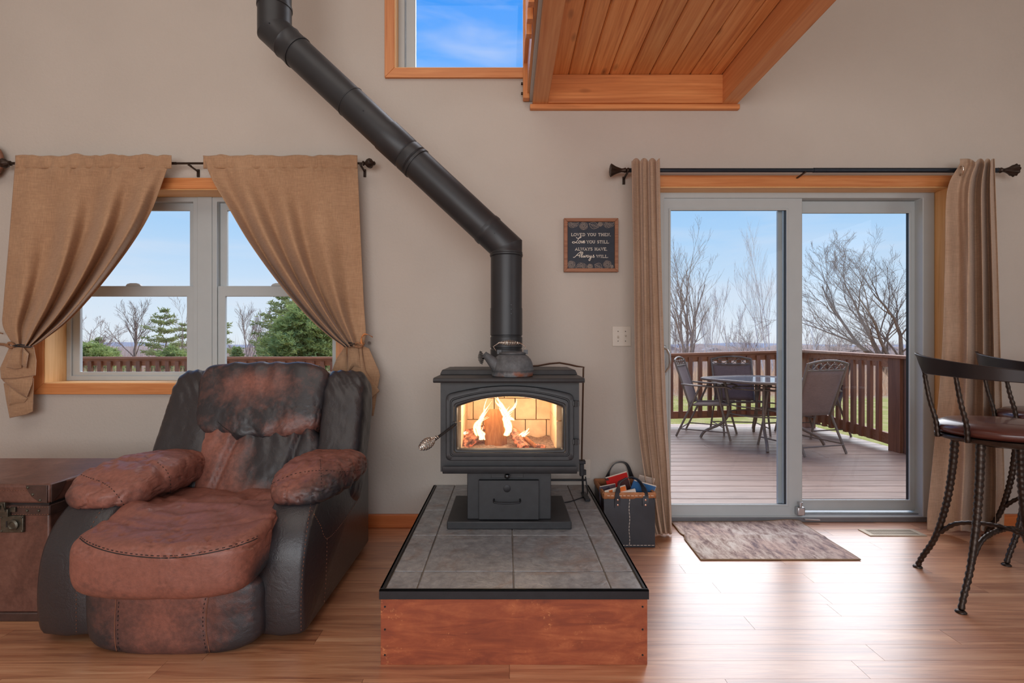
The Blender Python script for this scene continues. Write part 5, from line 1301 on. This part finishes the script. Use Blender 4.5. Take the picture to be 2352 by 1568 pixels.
def strap(yy, tilt, zpk, sgn):
    pts = [(.612, yy, zt - .075), (.612, yy, zt), (.622, yy + tilt * .4, zt + .05), (.650, yy + tilt * .8, zt + zpk), (.690, yy + tilt, zt + zpk + .014), (.728, yy + tilt * .8, zt + zpk), (.755, yy + tilt * .4, zt + .04), (.766, yy, zt - .01), (.766, yy, zt - .065)]
    P_ = catmull(pts, 5); mb = MB(); loops = []
    for i, p in enumerate(P_):
        a = P_[max(i - 1, 0)]; b = P_[min(i + 1, len(P_) - 1)]; d = (b - a).normalized(); s_ = FY.cross(d).normalized()
        wv = .016
        fwd = (FY * -1 if i < 8 or i > len(P_) - 9 else FY)
        # the strap lies flat on the wall and turns edge-up over the arch
        k = sstep(0, .3, min(i, len(P_) - 1 - i) / len(P_)); e1 = s_ * (1 - k * .7) + FY * k * .7; e1.normalize(); e2 = d.cross(e1).normalized()
        loops.append([p + e1 * wv + e2 * .002, p + e1 * wv - e2 * .002, p - e1 * wv - e2 * .002, p - e1 * wv + e2 * .002])
    h_ = mb.loft(loops).build('handle', M['baglth'], bag, smooth=30)
    mb = MB()
    for x in (.612, .766):
        for z in (zt - .058, zt - .030): mb.lathe([(.006, 0), (.005, .003), (.001, .004)], 12, basis((x, yy - .002 * sgn, z), (0, -sgn, 0)))
    mb.build('rivet', plain('copper_rivet', C8(214, 170, 150), .25, .9), h_)
strap(y0 - .006, .02, .075, 1); strap(y1 + .003, -.02, .10, 1)
def mag(cx, cy, cz, w_, h_, th, rot, c1, c2, c3, label, seed):
    m, t, b = newmat('magazine_cover'); v = coords(t, rnd=False)
    n = N(t, 'ShaderNodeTexVoronoi'); n.inputs['Scale'].default_value = 17; t.links.new(v, n.inputs[0]); sp_ = N(t, 'ShaderNodeSeparateXYZ'); t.links.new(n.outputs['Color'], sp_.inputs[0])
    rp = ramp(t, sp_.outputs['X'], [(0, c1), (.45, c1), (.5, c2), (.75, c2), (.8, c3)]); rp.color_ramp.interpolation = 'CONSTANT'
    t.links.new(rp.outputs[0], b.inputs['Base Color']); b.inputs['Roughness'].default_value = .3
    r_ = empty('magazine', (cx, cy, cz), label, 'magazine', 'magazines in the leather basket')
    cov = MB().box(-w_ / 2, w_ / 2, -th / 2, th / 2, 0, h_); Rm = Matrix.Translation((cx, cy, cz)) @ Matrix.Rotation(rot[2], 4, 'Z') @ Matrix.Rotation(rot[0], 4, 'X') @ Matrix.Rotation(-rot[1], 4, 'Y')
    Rm = Matrix.Translation((0, -.01, .045)) @ Rm; cov.v = [Rm @ p for p in cov.v]; cov.build('cover', m, r_, bevel=.001)
    pg = MB().box(-w_ / 2 + .003, w_ / 2 + .0008, -th / 2 + .0008, th / 2 - .0008, .002, h_ + .0008); pg.v = [Rm @ p for p in pg.v]; pg.build('pages', M['cream'], r_)
mag(.665, 2.835, .06, .12, .245, .010, (.35, .30, .1), C8(224, 120, 60), C8(60, 150, 180), C8(232, 220, 200), 'magazine with orange and teal cover leaning left in the basket', 1)
mag(.700, 2.91, .10, .13, .24, .012, (.20, .30, .05), C8(206, 48, 44), C8(206, 48, 44), C8(90, 60, 60), 'red magazine sticking out highest at the back of the stack', 2)
mag(.715, 2.865, .06, .13, .26, .012, (.30, -.28, -.1), C8(62, 110, 160), C8(70, 130, 176), C8(204, 110, 60), 'blue magazine leaning right behind the front strap', 3)
mag(.765, 2.90, .05, .09, .27, .008, (.10, -.20, -.2), C8(178, 160, 148), C8(190, 172, 160), C8(150, 130, 120), 'grey brown magazine at the right end of the basket', 4)
mag(.715, 2.79, .05, .11, .225, .014, (.20, .25, .0), C8(222, 214, 206), C8(200, 190, 182), C8(160, 60, 50), 'white paged magazine slanting at the front of the basket', 5)
mag(.585, 2.86, .05, .10, .23, .008, (.15, .1, .3), C8(90, 84, 96), C8(110, 96, 104), C8(66, 62, 76), 'dull purple magazine at the left end of the basket', 6)

# ================================================================ RUG, FLOOR VENT
def mk_rug():
    m, t, b = newmat('faded_rug'); v = coords(t, (1, .35, 1)); n = noise_n(t, v, 26, 8, .75, .3); n2 = noise_n(t, coords(t), 3.5, 4)
    a = ramp(t, n, [(.36, C8(130, 108, 100)), (.46, C8(178, 158, 148)), (.56, C8(212, 200, 190)), (.70, C8(228, 218, 208))]).outputs[0]
    c = ramp(t, n, [(.38, C8(132, 118, 122)), (.55, C8(200, 174, 162)), (.72, C8(222, 206, 196))]).outputs[0]
    t.links.new(mixc(t, ramp(t, n2, [(.42, (0,) * 3), (.6, (1,) * 3)]).outputs[0], a, c), b.inputs['Base Color']); b.inputs['Roughness'].default_value = .95; b.inputs['Specular IOR Level'].default_value = .1
    bump(t, b, noise_n(t, coords(t), 400, 2), .5, .002); return m
rug = empty('rug', (1.44, 2.83, 0), 'faded grey and brown mat on the floor in front of the sliding door', 'rug')
def rugf(u, v):
    y = 2.563 + .545 * v; x = 1.012 + .028 * v * (v > .0) + (.835 - .02 * v) * u
    if u == 0: x += .012 * ridge(v - .58, .05)
    z = .0045 + .007 * max(0, noise.noise(Vector((u * 4, v * 3, 1)))) + .010 * ridge(v - .55, .03) * (1 - u * .6) + .012 * ridge(v - 1, .05) * ridge(u - .9, .15)
    return Vector((x, y, z))
MB().grid(rugf, 70, 50).build('pile', mk_rug(), rug, smooth=180, solid=.004)
MB().tube([rugf(t, 0) for t in [i / 30 for i in range(31)]] + [rugf(1, t) for t in [i / 20 for i in range(1, 21)]] + [rugf(1 - t, 1) for t in [i / 30 for i in range(1, 31)]] + [rugf(0, 1 - t) for t in [i / 30 for i in range(1, 30)]], .003, 6, closed=True).build('binding', plain('rug_binding', C8(150, 126, 98), .9), rug, smooth=180)
vent = empty('floor_vent', (2.30, 2.935, 0), 'beige metal floor register with slots near the sliding door', 'vent')
M['ventm'] = plain('vent_metal', C8(176, 160, 138), .45, .3)
vz = MB()
vx0, vx1, vy0, vy1 = 2.135, 2.47, 2.883, 2.985
for a in ((vx0, vx1, vy0, vy0 + .014), (vx0, vx1, vy1 - .014, vy1), (vx0, vx0 + .03, vy0 + .014, vy1 - .014), (vx1 - .03, vx1, vy0 + .014, vy1 - .014)): vz.box(a[0], a[1], a[2], a[3], 0, .005)
vz.build('frame', M['ventm'], vent)
MB().box(vx0 + .01, vx1 - .01, vy0 + .01, vy1 - .01, .0002, .001).build('duct', M['seamdk'], vent)
sl = proto(MB().box(-.0022, .0022, -.037, .037, 0, .004), 'slat', M['ventm'], vent); n_ = 27
for i in range(n_): place(sl, (vx0 + .036 + (vx1 - vx0 - .072) * i / (n_ - 1), (vy0 + vy1) / 2, .0004), i > 0, vent)
MB().box(vx0 + .03, vx1 - .03, 2.932, 2.938, .001, .0046).build('divider', M['ventm'], vent)

# ================================================================ BAR STOOLS
M['hammer'] = plain('hammered_iron', C8(66, 56, 50), .36, .75, .3, 30, .3, 90, .003)
M['crest'] = plain('dark_crest_wood', C8(44, 40, 42), .3, .2, .1, 10)
M['stlth'] = plain('brown_seat_leather', C8(84, 46, 40), .28, 0, .15, 10, .15, 300, .0006, coat=.3)
SC = Vector((2.205, 2.19, 0))
def pol(r, a, z): return SC + Vector((r * math.cos(math.radians(a)), r * math.sin(math.radians(a)), z))
stool = empty('bar_stool', SC, 'iron bar stool with round brown leather seat, nearest to the camera at right', 'bar stool', 'bar stools at the counter')
MB().lathe([(.0, .722), (.19, .722), (.215, .728), (.228, .742), (.228, .755), (.218, .770), (.190, .784), (.13, .792), (.0, .795)], 56, Matrix.Translation(SC), caps=(False, False)).build('seat', M['stlth'], stool, smooth=180)
mb = MB(); mb.lathe([(.0, .700), (.205, .700), (.222, .706), (.226, .716), (.222, .722), (.0, .722)], 48, Matrix.Translation(SC), caps=(False, False)); mb.lathe([(.10, .680), (.10, .700)], 30, Matrix.Translation(SC)); mb.build('seat_ring', M['hammer'], stool)
def hammered(pts, r0, r1, seed):
    P_ = catmull(pts, 10); out = []; rr_ = []
    L = 0
    for i, p in enumerate(P_): out.append(p)
    # resample evenly
    tot = [0]
    for a, b in zip(P_, P_[1:]): tot.append(tot[-1] + (b - a).length)
    n_ = int(tot[-1] / .008); Q = []; Rr = []
    for k in range(n_ + 1):
        s_ = tot[-1] * k / n_; j = 0
        while j < len(tot) - 2 and tot[j + 1] < s_: j += 1
        f = (s_ - tot[j]) / max(tot[j + 1] - tot[j], 1e-9); Q.append(P_[j].lerp(P_[j + 1], f))
        Rr.append((r0 + (r1 - r0) * k / n_) * (1 + .13 * math.sin(k * 2 * PI / 3.4 + seed)) * (1 + .04 * math.sin(k * 1.7)))
    return MB().tube(Q, Rr, 8)
for i, a in enumerate((113, 203, 293, 23)):
    mb = hammered([pol(.165, a, .712), pol(.175, a, .55), pol(.200, a, .36), pol(.245, a, .18), pol(.300, a, .06), pol(.318, a, .014)], .0165, .0115, i)
    mb.lathe([(.020, 0), (.021, .004), (.013, .012)], 14, Matrix.Translation(pol(.32, a, 0)))
    mb.build('leg', M['hammer'], stool, smooth=60)
for a, b in ((113, 293), (203, 23)):
    z_ = .25
    hammered([pol(.225, a, z_ - .04), pol(.15, a, z_ + .03), pol(0, 0, z_ + (.065 if a == 113 else .050)), pol(.15, b, z_ + .03), pol(.225, b, z_ - .04)], .010, .010, a).build('stretcher', M['hammer'], stool, smooth=60)
for a, ac in ((163, 160), (199, 195), (281, 285), (317, 320)):
    hammered([pol(.232, a, .705), pol(.240, a, .78), pol(.262, (a + ac) / 2, .88), pol(.278, ac, 1.0), pol(.281, ac, 1.045)], .0105, .008, a).build('back_post', M['hammer'], stool, smooth=60)
loops = []
for k in range(49):
    t = k / 48; a = 156 + (324 - 156) * t; e = abs(2 * t - 1)
    top = 1.090 - .066 * (1 - e) ** .8; bot = .998 - .024 * (1 - e) + .085 * sstep(.84, 1, e) ; r_ = .285 + .018 * sstep(.6, 1, e)
    loops.append([pol(r_ + .008, a, top), pol(r_ - .008, a, top), pol(r_ - .012, a, bot), pol(r_ + .004, a, bot)])
MB().loft(loops).build('crest_rail', M['crest'], stool, bevel=.003, smooth=40)
s2 = copy_tree(stool); s2.location = (2.865, 2.56, 0); s2.rotation_euler.z = math.radians(-13)
s2['label'] = 'iron bar stool with round leather seat, farther one behind, cut off by the right edge'
# ================================================================ PATIO SET
M['pmetal'] = plain('bronze_patio_frame', C8(116, 101, 90), .5, .1, .15, 30)
M['sling'] = cloth('brown_sling_mesh', C8(132, 108, 102), C8(158, 132, 124), .35)
pch = empty('patio_chair', (0, 0, DZ), 'template', 'chair', 'patio chairs around the glass table')
def g_(u, v, x0, x1, a, b, dip): 
    p = Vector(a).lerp(Vector(b), v); return Vector((x0 + (x1 - x0) * u, p.y, p.z - dip * math.sin(PI * u) * math.sin(PI * v)))
z0 = DZ
MB().grid(lambda u, v: g_(u, v, -.235, .235, (0, .24, z0 + .425), (0, -.20, z0 + .395), .02), 10, 10).build('seat', M['sling'], pch, smooth=180, solid=.004)
MB().grid(lambda u, v: g_(u, v, -.235 - .01 * v, .235 + .01 * v, (0, -.20, z0 + .40), (0, -.36, z0 + .875), .0) + Vector((0, -.02 * math.sin(PI * u), 0)), 10, 10).build('back', M['sling'], pch, smooth=180, solid=.004)
for s_ in (-1, 1):
    MB().tube([(s_ * .245, .25, z0 + .43), (s_ * .245, -.205, z0 + .40), (s_ * .255, -.30, z0 + .70), (s_ * .262, -.385, z0 + .96)], .0135, 8).build('side_rail', M['pmetal'], pch, smooth=50)
    MB().tube([(s_ * .275, .27, z0 + .004), (s_ * .27, .16, z0 + .42), (s_ * .275, .12, z0 + .63)], .0125, 8).build('leg', M['pmetal'], pch, smooth=50)
    MB().tube([(s_ * .275, -.36, z0 + .004), (s_ * .27, -.17, z0 + .42), (s_ * .275, -.08, z0 + .63)], .0125, 8).build('leg', M['pmetal'], pch, smooth=50)
    MB().loft([[Vector((s_ * .275 + a * .024 * k, y, z + b * .011)) for a, b in ((-1, -1), (1, -1), (1.1, .3), (0, 1), (-1.1, .3))] for y, z, k in ((.28, z0 + .625, .7), (.22, z0 + .645, 1.3), (.05, z0 + .645, 1.1), (-.15, z0 + .65, .9), (-.30, z0 + .66, .8))]).build('armrest', M['pmetal'], pch, smooth=50, bevel=.003)
    MB().tube([(s_ * .275, .255, z0 + .10), (s_ * .275, -.32, z0 + .10)], .008, 6).build('side_stretcher', M['pmetal'], pch, smooth=50)
MB().tube(catmull([(-.262, -.385, z0 + .955), (-.1, -.395, z0 + .985), (.1, -.395, z0 + .985), (.262, -.385, z0 + .955)], 4), .012, 8).build('top_rail', M['pmetal'], pch, smooth=50)
MB().tube([(-.258, -.362, z0 + .885), (.258, -.362, z0 + .885)], .009, 6).build('back_rail', M['pmetal'], pch, smooth=50)
mb = MB()
for ph in (0, PI): mb.tube([(-.25 + .5 * i / 24, -.375, z0 + .925 + .03 * math.sin(i / 24 * PI * 5 + ph)) for i in range(25)], .005, 5)
mb.build('lattice', M['pmetal'], pch, smooth=50)
MB().tube([(-.275, .2, z0 + .26), (.275, .2, z0 + .26)], .008, 6).build('front_stretcher', M['pmetal'], pch)
MB().tube([(-.275, -.33, z0 + .09), (.275, -.33, z0 + .09)], .008, 6).build('rear_stretcher', M['pmetal'], pch)
chairs = [((2.58, 6.22), -122, 'brown sling patio chair left of the glass table, seen whole'),
          ((3.22, 5.45), 16, 'brown sling patio chair nearest the house, its tall back seen through the right door panel'),
          ((3.88, 6.30), 105, 'brown sling patio chair at the far right, mostly hidden behind the nearest chair'),
          ((3.05, 6.42), 172, 'brown sling patio chair on the far side of the glass table by the railing')]
for i, ((x, y), a, lab) in enumerate(chairs):
    o = pch if i == 0 else copy_tree(pch)
    o.location = (x, y, DZ); o.rotation_euler.z = math.radians(a); o['label'] = lab
TCX, TCY, TZZ = 3.02, 5.86, .705
tb = empty('patio_table', (TCX, TCY, DZ), 'square glass topped patio table with rounded corners and bronze tube legs on the deck', 'table')
def sq(r, z, n_=48, e=4.5, rot=.42):
    out = []
    for k in range(n_):
        a = 2 * PI * k / n_; c, s_ = math.cos(a), math.sin(a); d = (abs(c) ** e + abs(s_) ** e) ** (-1 / e); x, y = c * d * r, s_ * d * r
        out.append(Vector((TCX + x * math.cos(rot) - y * math.sin(rot), TCY + x * math.sin(rot) + y * math.cos(rot), z)))
    return out
gt, tn, bn_ = newmat('table_glass'); bn_.inputs['Base Color'].default_value = C8(150, 160, 165); bn_.inputs['Roughness'].default_value = .06; bn_.inputs['Metallic'].default_value = .35; bn_.inputs['Specular IOR Level'].default_value = 1
MB().loft([sq(.53, TZZ), sq(.53, TZZ + .006)]).build('glass_top', gt, tb, smooth=30)
MB().tube(sq(.535, TZZ), .016, 8, closed=True).build('rim', M['pmetal'], tb, smooth=180)
for a in (45, 135, 225, 315):
    A = math.radians(a) + .42; c, s_ = math.cos(A), math.sin(A)
    MB().tube(catmull([(TCX + c * r_, TCY + s_ * r_, z) for r_, z in ((.58, TZZ - .015), (.40, TZZ - .03), (.36, .52), (.34, .30), (.42, .16), (.60, .06), (.66, DZ + .005))], 5), .016, 8).build('leg', M['pmetal'], tb, smooth=60)
for r_, z in ((.30, .60), (.34, .30), (.33, .40)):
    MB().tube([(TCX + r_ * math.cos(2 * PI * k / 28), TCY + r_ * math.sin(2 * PI * k / 28), z) for k in range(28)], .009, 6, closed=True).build('leg_ring', M['pmetal'], tb, smooth=180)

# ================================================================ VEGETATION
def bark(name, a, b_): return plain(name, a, .95, var=.25, nscale=6, spec=.1)
B1_ = bark('bark_brown', C8(176, 156, 142), 0); B2_ = bark('bark_birch', C8(232, 224, 216), 0); B3_ = bark('bark_dark', C8(150, 132, 120), 0)
def tree(name, base, height, m, label, seed, spread=.55, trunks=1, lean=(0, 0), depth=4, r0=.09, kids=6, upw=.45, group=None, twig=.0055, start=.18, tlean=.12):
    g = random.Random(seed); base = Vector(base); root = empty(name, base, label, 'tree', group); tk = MB(); br = MB()
    def limb(p, d, L, r, dep):
        n_ = max(2, 6 - (depth - dep)) if dep > 0 else 2; pts = [p]; rr_ = [r]; q = p.copy(); dd = d.copy()
        for i in range(n_):
            dd = (dd + Vector((g.gauss(0, .13), g.gauss(0, .13), g.gauss(0, .10) + .05 * upw))).normalized(); q = q + dd * L / n_; pts.append(q.copy()); rr_.append(max(twig * .6, r * (1 - .82 * (i + 1) / n_)))
        (tk if dep >= depth else br).tube(pts, rr_, 6 if dep >= depth else (4 if r > .015 else 3), caps=False)
        if dep == 0: return
        kk = kids if dep == depth else max(3, kids - 1)
        for i in range(kk):
            t = start + (1 - start) * (i + g.random() * .8) / kk; j = min(int(t * n_), n_ - 1); f = t * n_ - j; pp = pts[j].lerp(pts[j + 1], min(f, 1))
            ax = (pts[j + 1] - pts[j]).normalized(); an = g.uniform(.35, .75) * spread * 1.5; az = g.uniform(0, 2 * PI); o1 = ax.orthogonal().normalized(); o2 = ax.cross(o1)
            nd = (ax * math.cos(an) + (o1 * math.cos(az) + o2 * math.sin(az)) * math.sin(an) + Vector((0, 0, upw * .35))).normalized()
            limb(pp, nd, L * g.uniform(.38, .62) * (1.15 - .45 * t), max(twig, rr_[j] * .55), dep - 1)
    for k in range(trunks):
        d = Vector((lean[0] + (g.uniform(-1, 1) * tlean * (trunks - 1) if trunks > 1 else 0), lean[1], 1)).normalized(); limb(base + Vector((k * .12 - trunks * .06, 0, 0)) * (trunks > 1), d, height * g.uniform(.82, 1), r0, depth)
    tk.build('trunk', m, root, smooth=180); br.build('branches', m, root, smooth=180); return root
def gp_(px, Y): x = WX(px, Y); return (x, Y, gz(x, Y) - .1)
HT = lambda py, px, Y: WZ(py, Y) - gp_(px, Y)[2]
tree('bare_tree', gp_(1582, 24), HT(598, 1582, 24), B1_, 'bare multi-stemmed tree rising behind the left door panel', 11, .50, 5, (0, 0), 3, .085, 6, .5, tlean=.075, twig=.005, start=.3)
tree('bare_tree', gp_(2082, 26), HT(590, 2082, 26), B3_, 'large bare tree leaning left behind the right door panel', 21, .62, 4, (-.42, 0), 4, .14, 7, .3, tlean=.15, twig=.005)
tree('birch_tree', gp_(1768, 38), HT(615, 1768, 38), B2_, 'pale thin birch just left of the door stiles', 31, .30, 3, (0, 0), 3, .06, 7, 1.2, 'pale birches beyond the deck', tlean=.05, twig=.006)
tree('birch_tree', gp_(1640, 44), HT(700, 1640, 44), B2_, 'pale slim birch right of the multi-stemmed tree', 32, .28, 2, (0, 0), 3, .07, 8, 1.3, 'pale birches beyond the deck', tlean=.05, twig=.010)
tree('birch_tree', gp_(1872, 40), HT(680, 1872, 40), B2_, 'single tall thin sapling at the left of the right door panel', 33, .16, 1, (0, 0), 2, .06, 7, 2.0, 'pale birches beyond the deck', twig=.010)
tree('birch_tree', gp_(1690, 50), HT(735, 1690, 50), B2_, 'small pale birch midway across the left door panel', 34, .3, 2, (0, 0), 3, .06, 7, 1.2, 'pale birches beyond the deck', tlean=.1, twig=.011)
g = random.Random(9)
for i, (px, Y, py, lab) in enumerate([(1880, 55, 742, 'round bare brushy tree right of the door stiles'), (1925, 60, 755, 'low bare bushy tree beside the round brushy one'), (1985, 58, 765, 'bare bushy tree under the big leaning branches'), (1735, 60, 765, 'low bare bush near the birch clump'), (1548, 60, 740, 'bare bushy tree at the far left edge of the door')]):
    tree('bare_bush', gp_(px, Y), HT(py, px, Y), B1_, lab, 50 + i, .7, 3, (0, 0), 3, .08, 7, .5, 'bare bushes beyond the deck', tlean=.45, twig=.013, start=.08)
tree('bare_tree', gp_(318, 45), HT(728, 318, 45), B3_, 'dark forked bare tree left of the pine in the left window pane', 61, .6, 2, (-.10, 0), 3, .16, 7, .5, 'bare trees seen through the window', tlean=.25, twig=.012, start=.35)
tree('bare_tree', gp_(186, 45), HT(735, 186, 45), B1_, 'bare tree at the left edge of the left window pane', 62, .7, 2, (.12, 0), 3, .12, 7, .4, 'bare trees seen through the window', tlean=.2, twig=.012, start=.3)
tree('bare_tree', gp_(578, 48), HT(722, 578, 48), B1_, 'bare twiggy tree between the pines in the right window pane', 63, .55, 3, (0, 0), 3, .09, 8, .7, 'bare trees seen through the window', tlean=.12, twig=.012)
tree('bare_tree', gp_(432, 40), HT(718, 432, 40), B1_, 'thin bare leaning sapling beside the window mullion', 64, .4, 1, (-.12, 0), 3, .07, 6, .6, 'bare trees seen through the window', twig=.010)
def mk_needle(name, a, b_):
    m, t, b = newmat(name); v = coords(t); t.links.new(ramp(t, noise_n(t, v, 1.3, 5), [(.3, a), (.7, b_)]).outputs[0], b.inputs['Base Color']); b.inputs['Roughness'].default_value = .8; b.inputs['Specular IOR Level'].default_value = .2
    tr = N(t, 'ShaderNodeBsdfTranslucent'); t.links.new(b.inputs['Base Color'].links[0].from_socket, tr.inputs[0]); ms = N(t, 'ShaderNodeMixShader'); ms.inputs[0].default_value = .4
    t.links.new(b.outputs[0], ms.inputs[1]); t.links.new(tr.outputs[0], ms.inputs[2]); t.links.new(ms.outputs[0], t.nodes['Material Output'].inputs[0]); return m
ND = mk_needle('pine_needles', C8(140, 150, 98), C8(184, 188, 128)); NG = mk_needle('cedar_foliage', C8(146, 160, 92), C8(188, 200, 128))
def pine(base, height, width, label, seed, m, dens=1.0, whorl=.55, tuft=.16, bare=.22, dense=False, full=.35):
    g = random.Random(seed); base = Vector(base); root = empty('pine_tree', base, label, 'tree', 'evergreens seen through the window'); tk, br, fo_ = MB(), MB(), MB()
    tk.tube([base + Vector((g.gauss(0, .03) * i, 0, height * i / 7)) for i in range(8)], [.14 * height / 8 * (1 - i / 7.6) for i in range(8)], 7, caps=False)
    z = height * bare
    def tuft_(c, r, up_=.3):
        for _ in range(int(5 * dens) + 2):
            d = Vector((g.gauss(0, 1), g.gauss(0, 1), g.gauss(0, .45) + up_)).normalized(); s_ = d.orthogonal().normalized(); a = g.uniform(0, PI * 2); s_ = (s_ * math.cos(a) + d.cross(s_) * math.sin(a)) * r * .20
            c2 = c + Vector((g.gauss(0, .4), g.gauss(0, .4), g.gauss(0, .2))) * r; fo_.add([c2 - s_, c2 + s_, c2 + d * r], [(0, 1, 2)])
    while z < height * .99:
        t = z / height; prof_ = (full + (1 - full) * min(1, (t - bare * .5) / .3)) * (1 - t) ** .62 * 1.25
        nb = g.randint(4, 6) if not dense else 9; a0 = g.uniform(0, PI * 2)
        for k in range(nb):
            a = a0 + 2 * PI * k / nb + g.uniform(-.3, .3); L = width * prof_ * g.uniform(.55, 1.1)
            p0 = base + Vector((0, 0, z)); d = Vector((math.cos(a), math.sin(a), .05 + .35 * t)); p1 = p0 + d * L + Vector((0, 0, .08 * L))
            br.tube([p0, p0.lerp(p1, .6) - Vector((0, 0, .04 * L)), p1], [.022, .014, .006], 3, caps=False)
            nt_ = max(3, int(L / .11 * (1.0 if not dense else 1.2)))
            for i in range(nt_):
                f = .25 + .75 * (i + g.random()) / nt_; c = p0.lerp(p1, f) + Vector((-d.y, d.x, 0)) * g.gauss(0, .13) * L * (1.2 - f * .4); tuft_(c + Vector((0, 0, g.gauss(0, .04 if not dense else .12))), tuft * g.uniform(.8, 1.5))
        z += whorl * g.uniform(.7, 1.2) * (1.1 - .4 * t)
    tk.build('trunk', B3_, root, smooth=180); br.build('branches', B3_, root, smooth=180); fo_.build('foliage', m, root, smooth=0); return root
pine(gp_(377, 40), HT(712, 377, 40), 2.3, 'tall layered white pine in the left window pane', 71, ND, 1.0, .72, .22)
pine(gp_(421, 44), HT(738, 421, 44), 1.4, 'slimmer pine just right of the tall layered pine', 72, ND, 1.0, .8, .22, .3)
pine(gp_(512, 40), HT(735, 512, 40), 1.8, 'pine at the left edge of the right window pane', 73, ND, 1.0, .75, .22)
pine(gp_(650, 30), HT(672, 650, 30), 2.3, 'tall pine with layered branches rising left of the dense green evergreen', 74, ND, 1.1, .58, .20, .12)
pine(gp_(684, 34), HT(655, 684, 34), 2.6, 'tallest pine behind the dense green evergreen', 75, ND, 1.1, .55, .22, .15)
pine(gp_(702, 27), HT(706, 702, 27), 2.6, 'dense bright green evergreen in the right window pane', 76, NG, 1.7, .17, .20, .04, True, .8)
pine(gp_(752, 32), HT(700, 752, 32), 2.0, 'green evergreen partly hidden by the right curtain', 77, NG, 1.6, .22, .20, .06, True, .7)
pine(gp_(226, 46), HT(778, 226, 46), 1.1, 'small pine at the left of the left window pane', 78, ND, 1.2, .4, .22, .1)
for i, (px, Y, py, wd) in enumerate([(205, 26, 797, 1.7), (395, 27, 804, 1.4), (545, 28, 806, .8), (250, 30, 806, 1.5)]):
    pine(gp_(px, Y), HT(py, px, Y), wd, ['low yellowish green evergreen bush at the left of the left pane', 'low evergreen bush under the tall layered pine', 'low evergreen bush left in the right pane', 'low wide evergreen bush behind the left pane railing'][i], 81 + i, NG, 1.5, .16, .16, .02, True, .9)
# dry reeds, brush and lawn blades: nobody could count them
def blades(name, label, cat, n_, ya, yb, xa, xb, h0, h1, wd, m, seed, lean=.25):
    g = random.Random(seed); mb = MB()
    for _ in range(n_):
        Y = ya + (yb - ya) * g.random() ** 1.3; x = g.uniform(xa, xb) * Y; h = g.uniform(h0, h1); z = gz(x, Y) - .02
        a = g.uniform(0, PI); w_ = wd * g.uniform(.5, 1.2) * (.6 + Y / 40); dx, dy = math.cos(a) * w_, math.sin(a) * w_
        mb.add([(x - dx, Y - dy, z), (x + dx, Y + dy, z), (x + g.gauss(0, lean) * h, Y + g.gauss(0, lean) * h, z + h)], [(0, 1, 2)])
    return tag(mb.build(name, m, smooth=0), label, cat, kind='stuff')
M['reed'] = mk_needle('dry_reed', C8(204, 160, 126), C8(240, 212, 178)); M['grassb'] = mk_needle('lawn_blade', C8(172, 172, 84), C8(222, 208, 120)); M['brush'] = mk_needle('brush_twig', C8(176, 150, 136), C8(220, 200, 188))
blades('dry_reeds', 'tall dry tan reeds beyond the lawn', 'reeds', 26000, 18.5, 48, -1.0, .95, .6, 1.45, .012, M['reed'], 5, .12)
blades('brushwood', 'leafless grey brown brush beyond the reeds', 'brush', 30000, 46, 120, -1.0, .95, 1.2, 4.6, .014, M['brush'], 6, .10)
blades('lawn_grass', 'short yellow green lawn grass beyond the deck', 'grass', 22000, 7.2, 18.5, .2, .7, .03, .07, .006, M['grassb'], 7, .4)
M['hwhite'] = plain('white_siding', C8(226, 226, 228), .8); M['hroof'] = plain('grey_shingle', C8(150, 150, 156), .8)
for px, Y, wd, ht, lab in ((1541, 150, 5, 3.0, 'white gabled farm building far off at the left of the door view'), (1641, 170, 5, 2.4, 'small white far building seen between the birches'), (2050, 160, 5, 2.6, 'pale low building far off under the big leaning tree')):
    x = WX(px, Y); zb = H - 3.6 + .0
    hs = empty('farm_building', (x, Y, zb), lab, 'building', 'white buildings far beyond the field')
    MB().box(x - wd / 2, x + wd / 2, Y, Y + 6, zb, zb + ht * .6).build('walls', M['hwhite'], hs)
    MB().prism([(x - wd / 2 - .3, zb + ht * .58), (x + wd / 2 + .3, zb + ht * .58), (x, zb + ht)], lambda a, b, d: Vector((a, d, b)), Y - .3, Y + 6.3).build('roof', M['hroof'], hs)
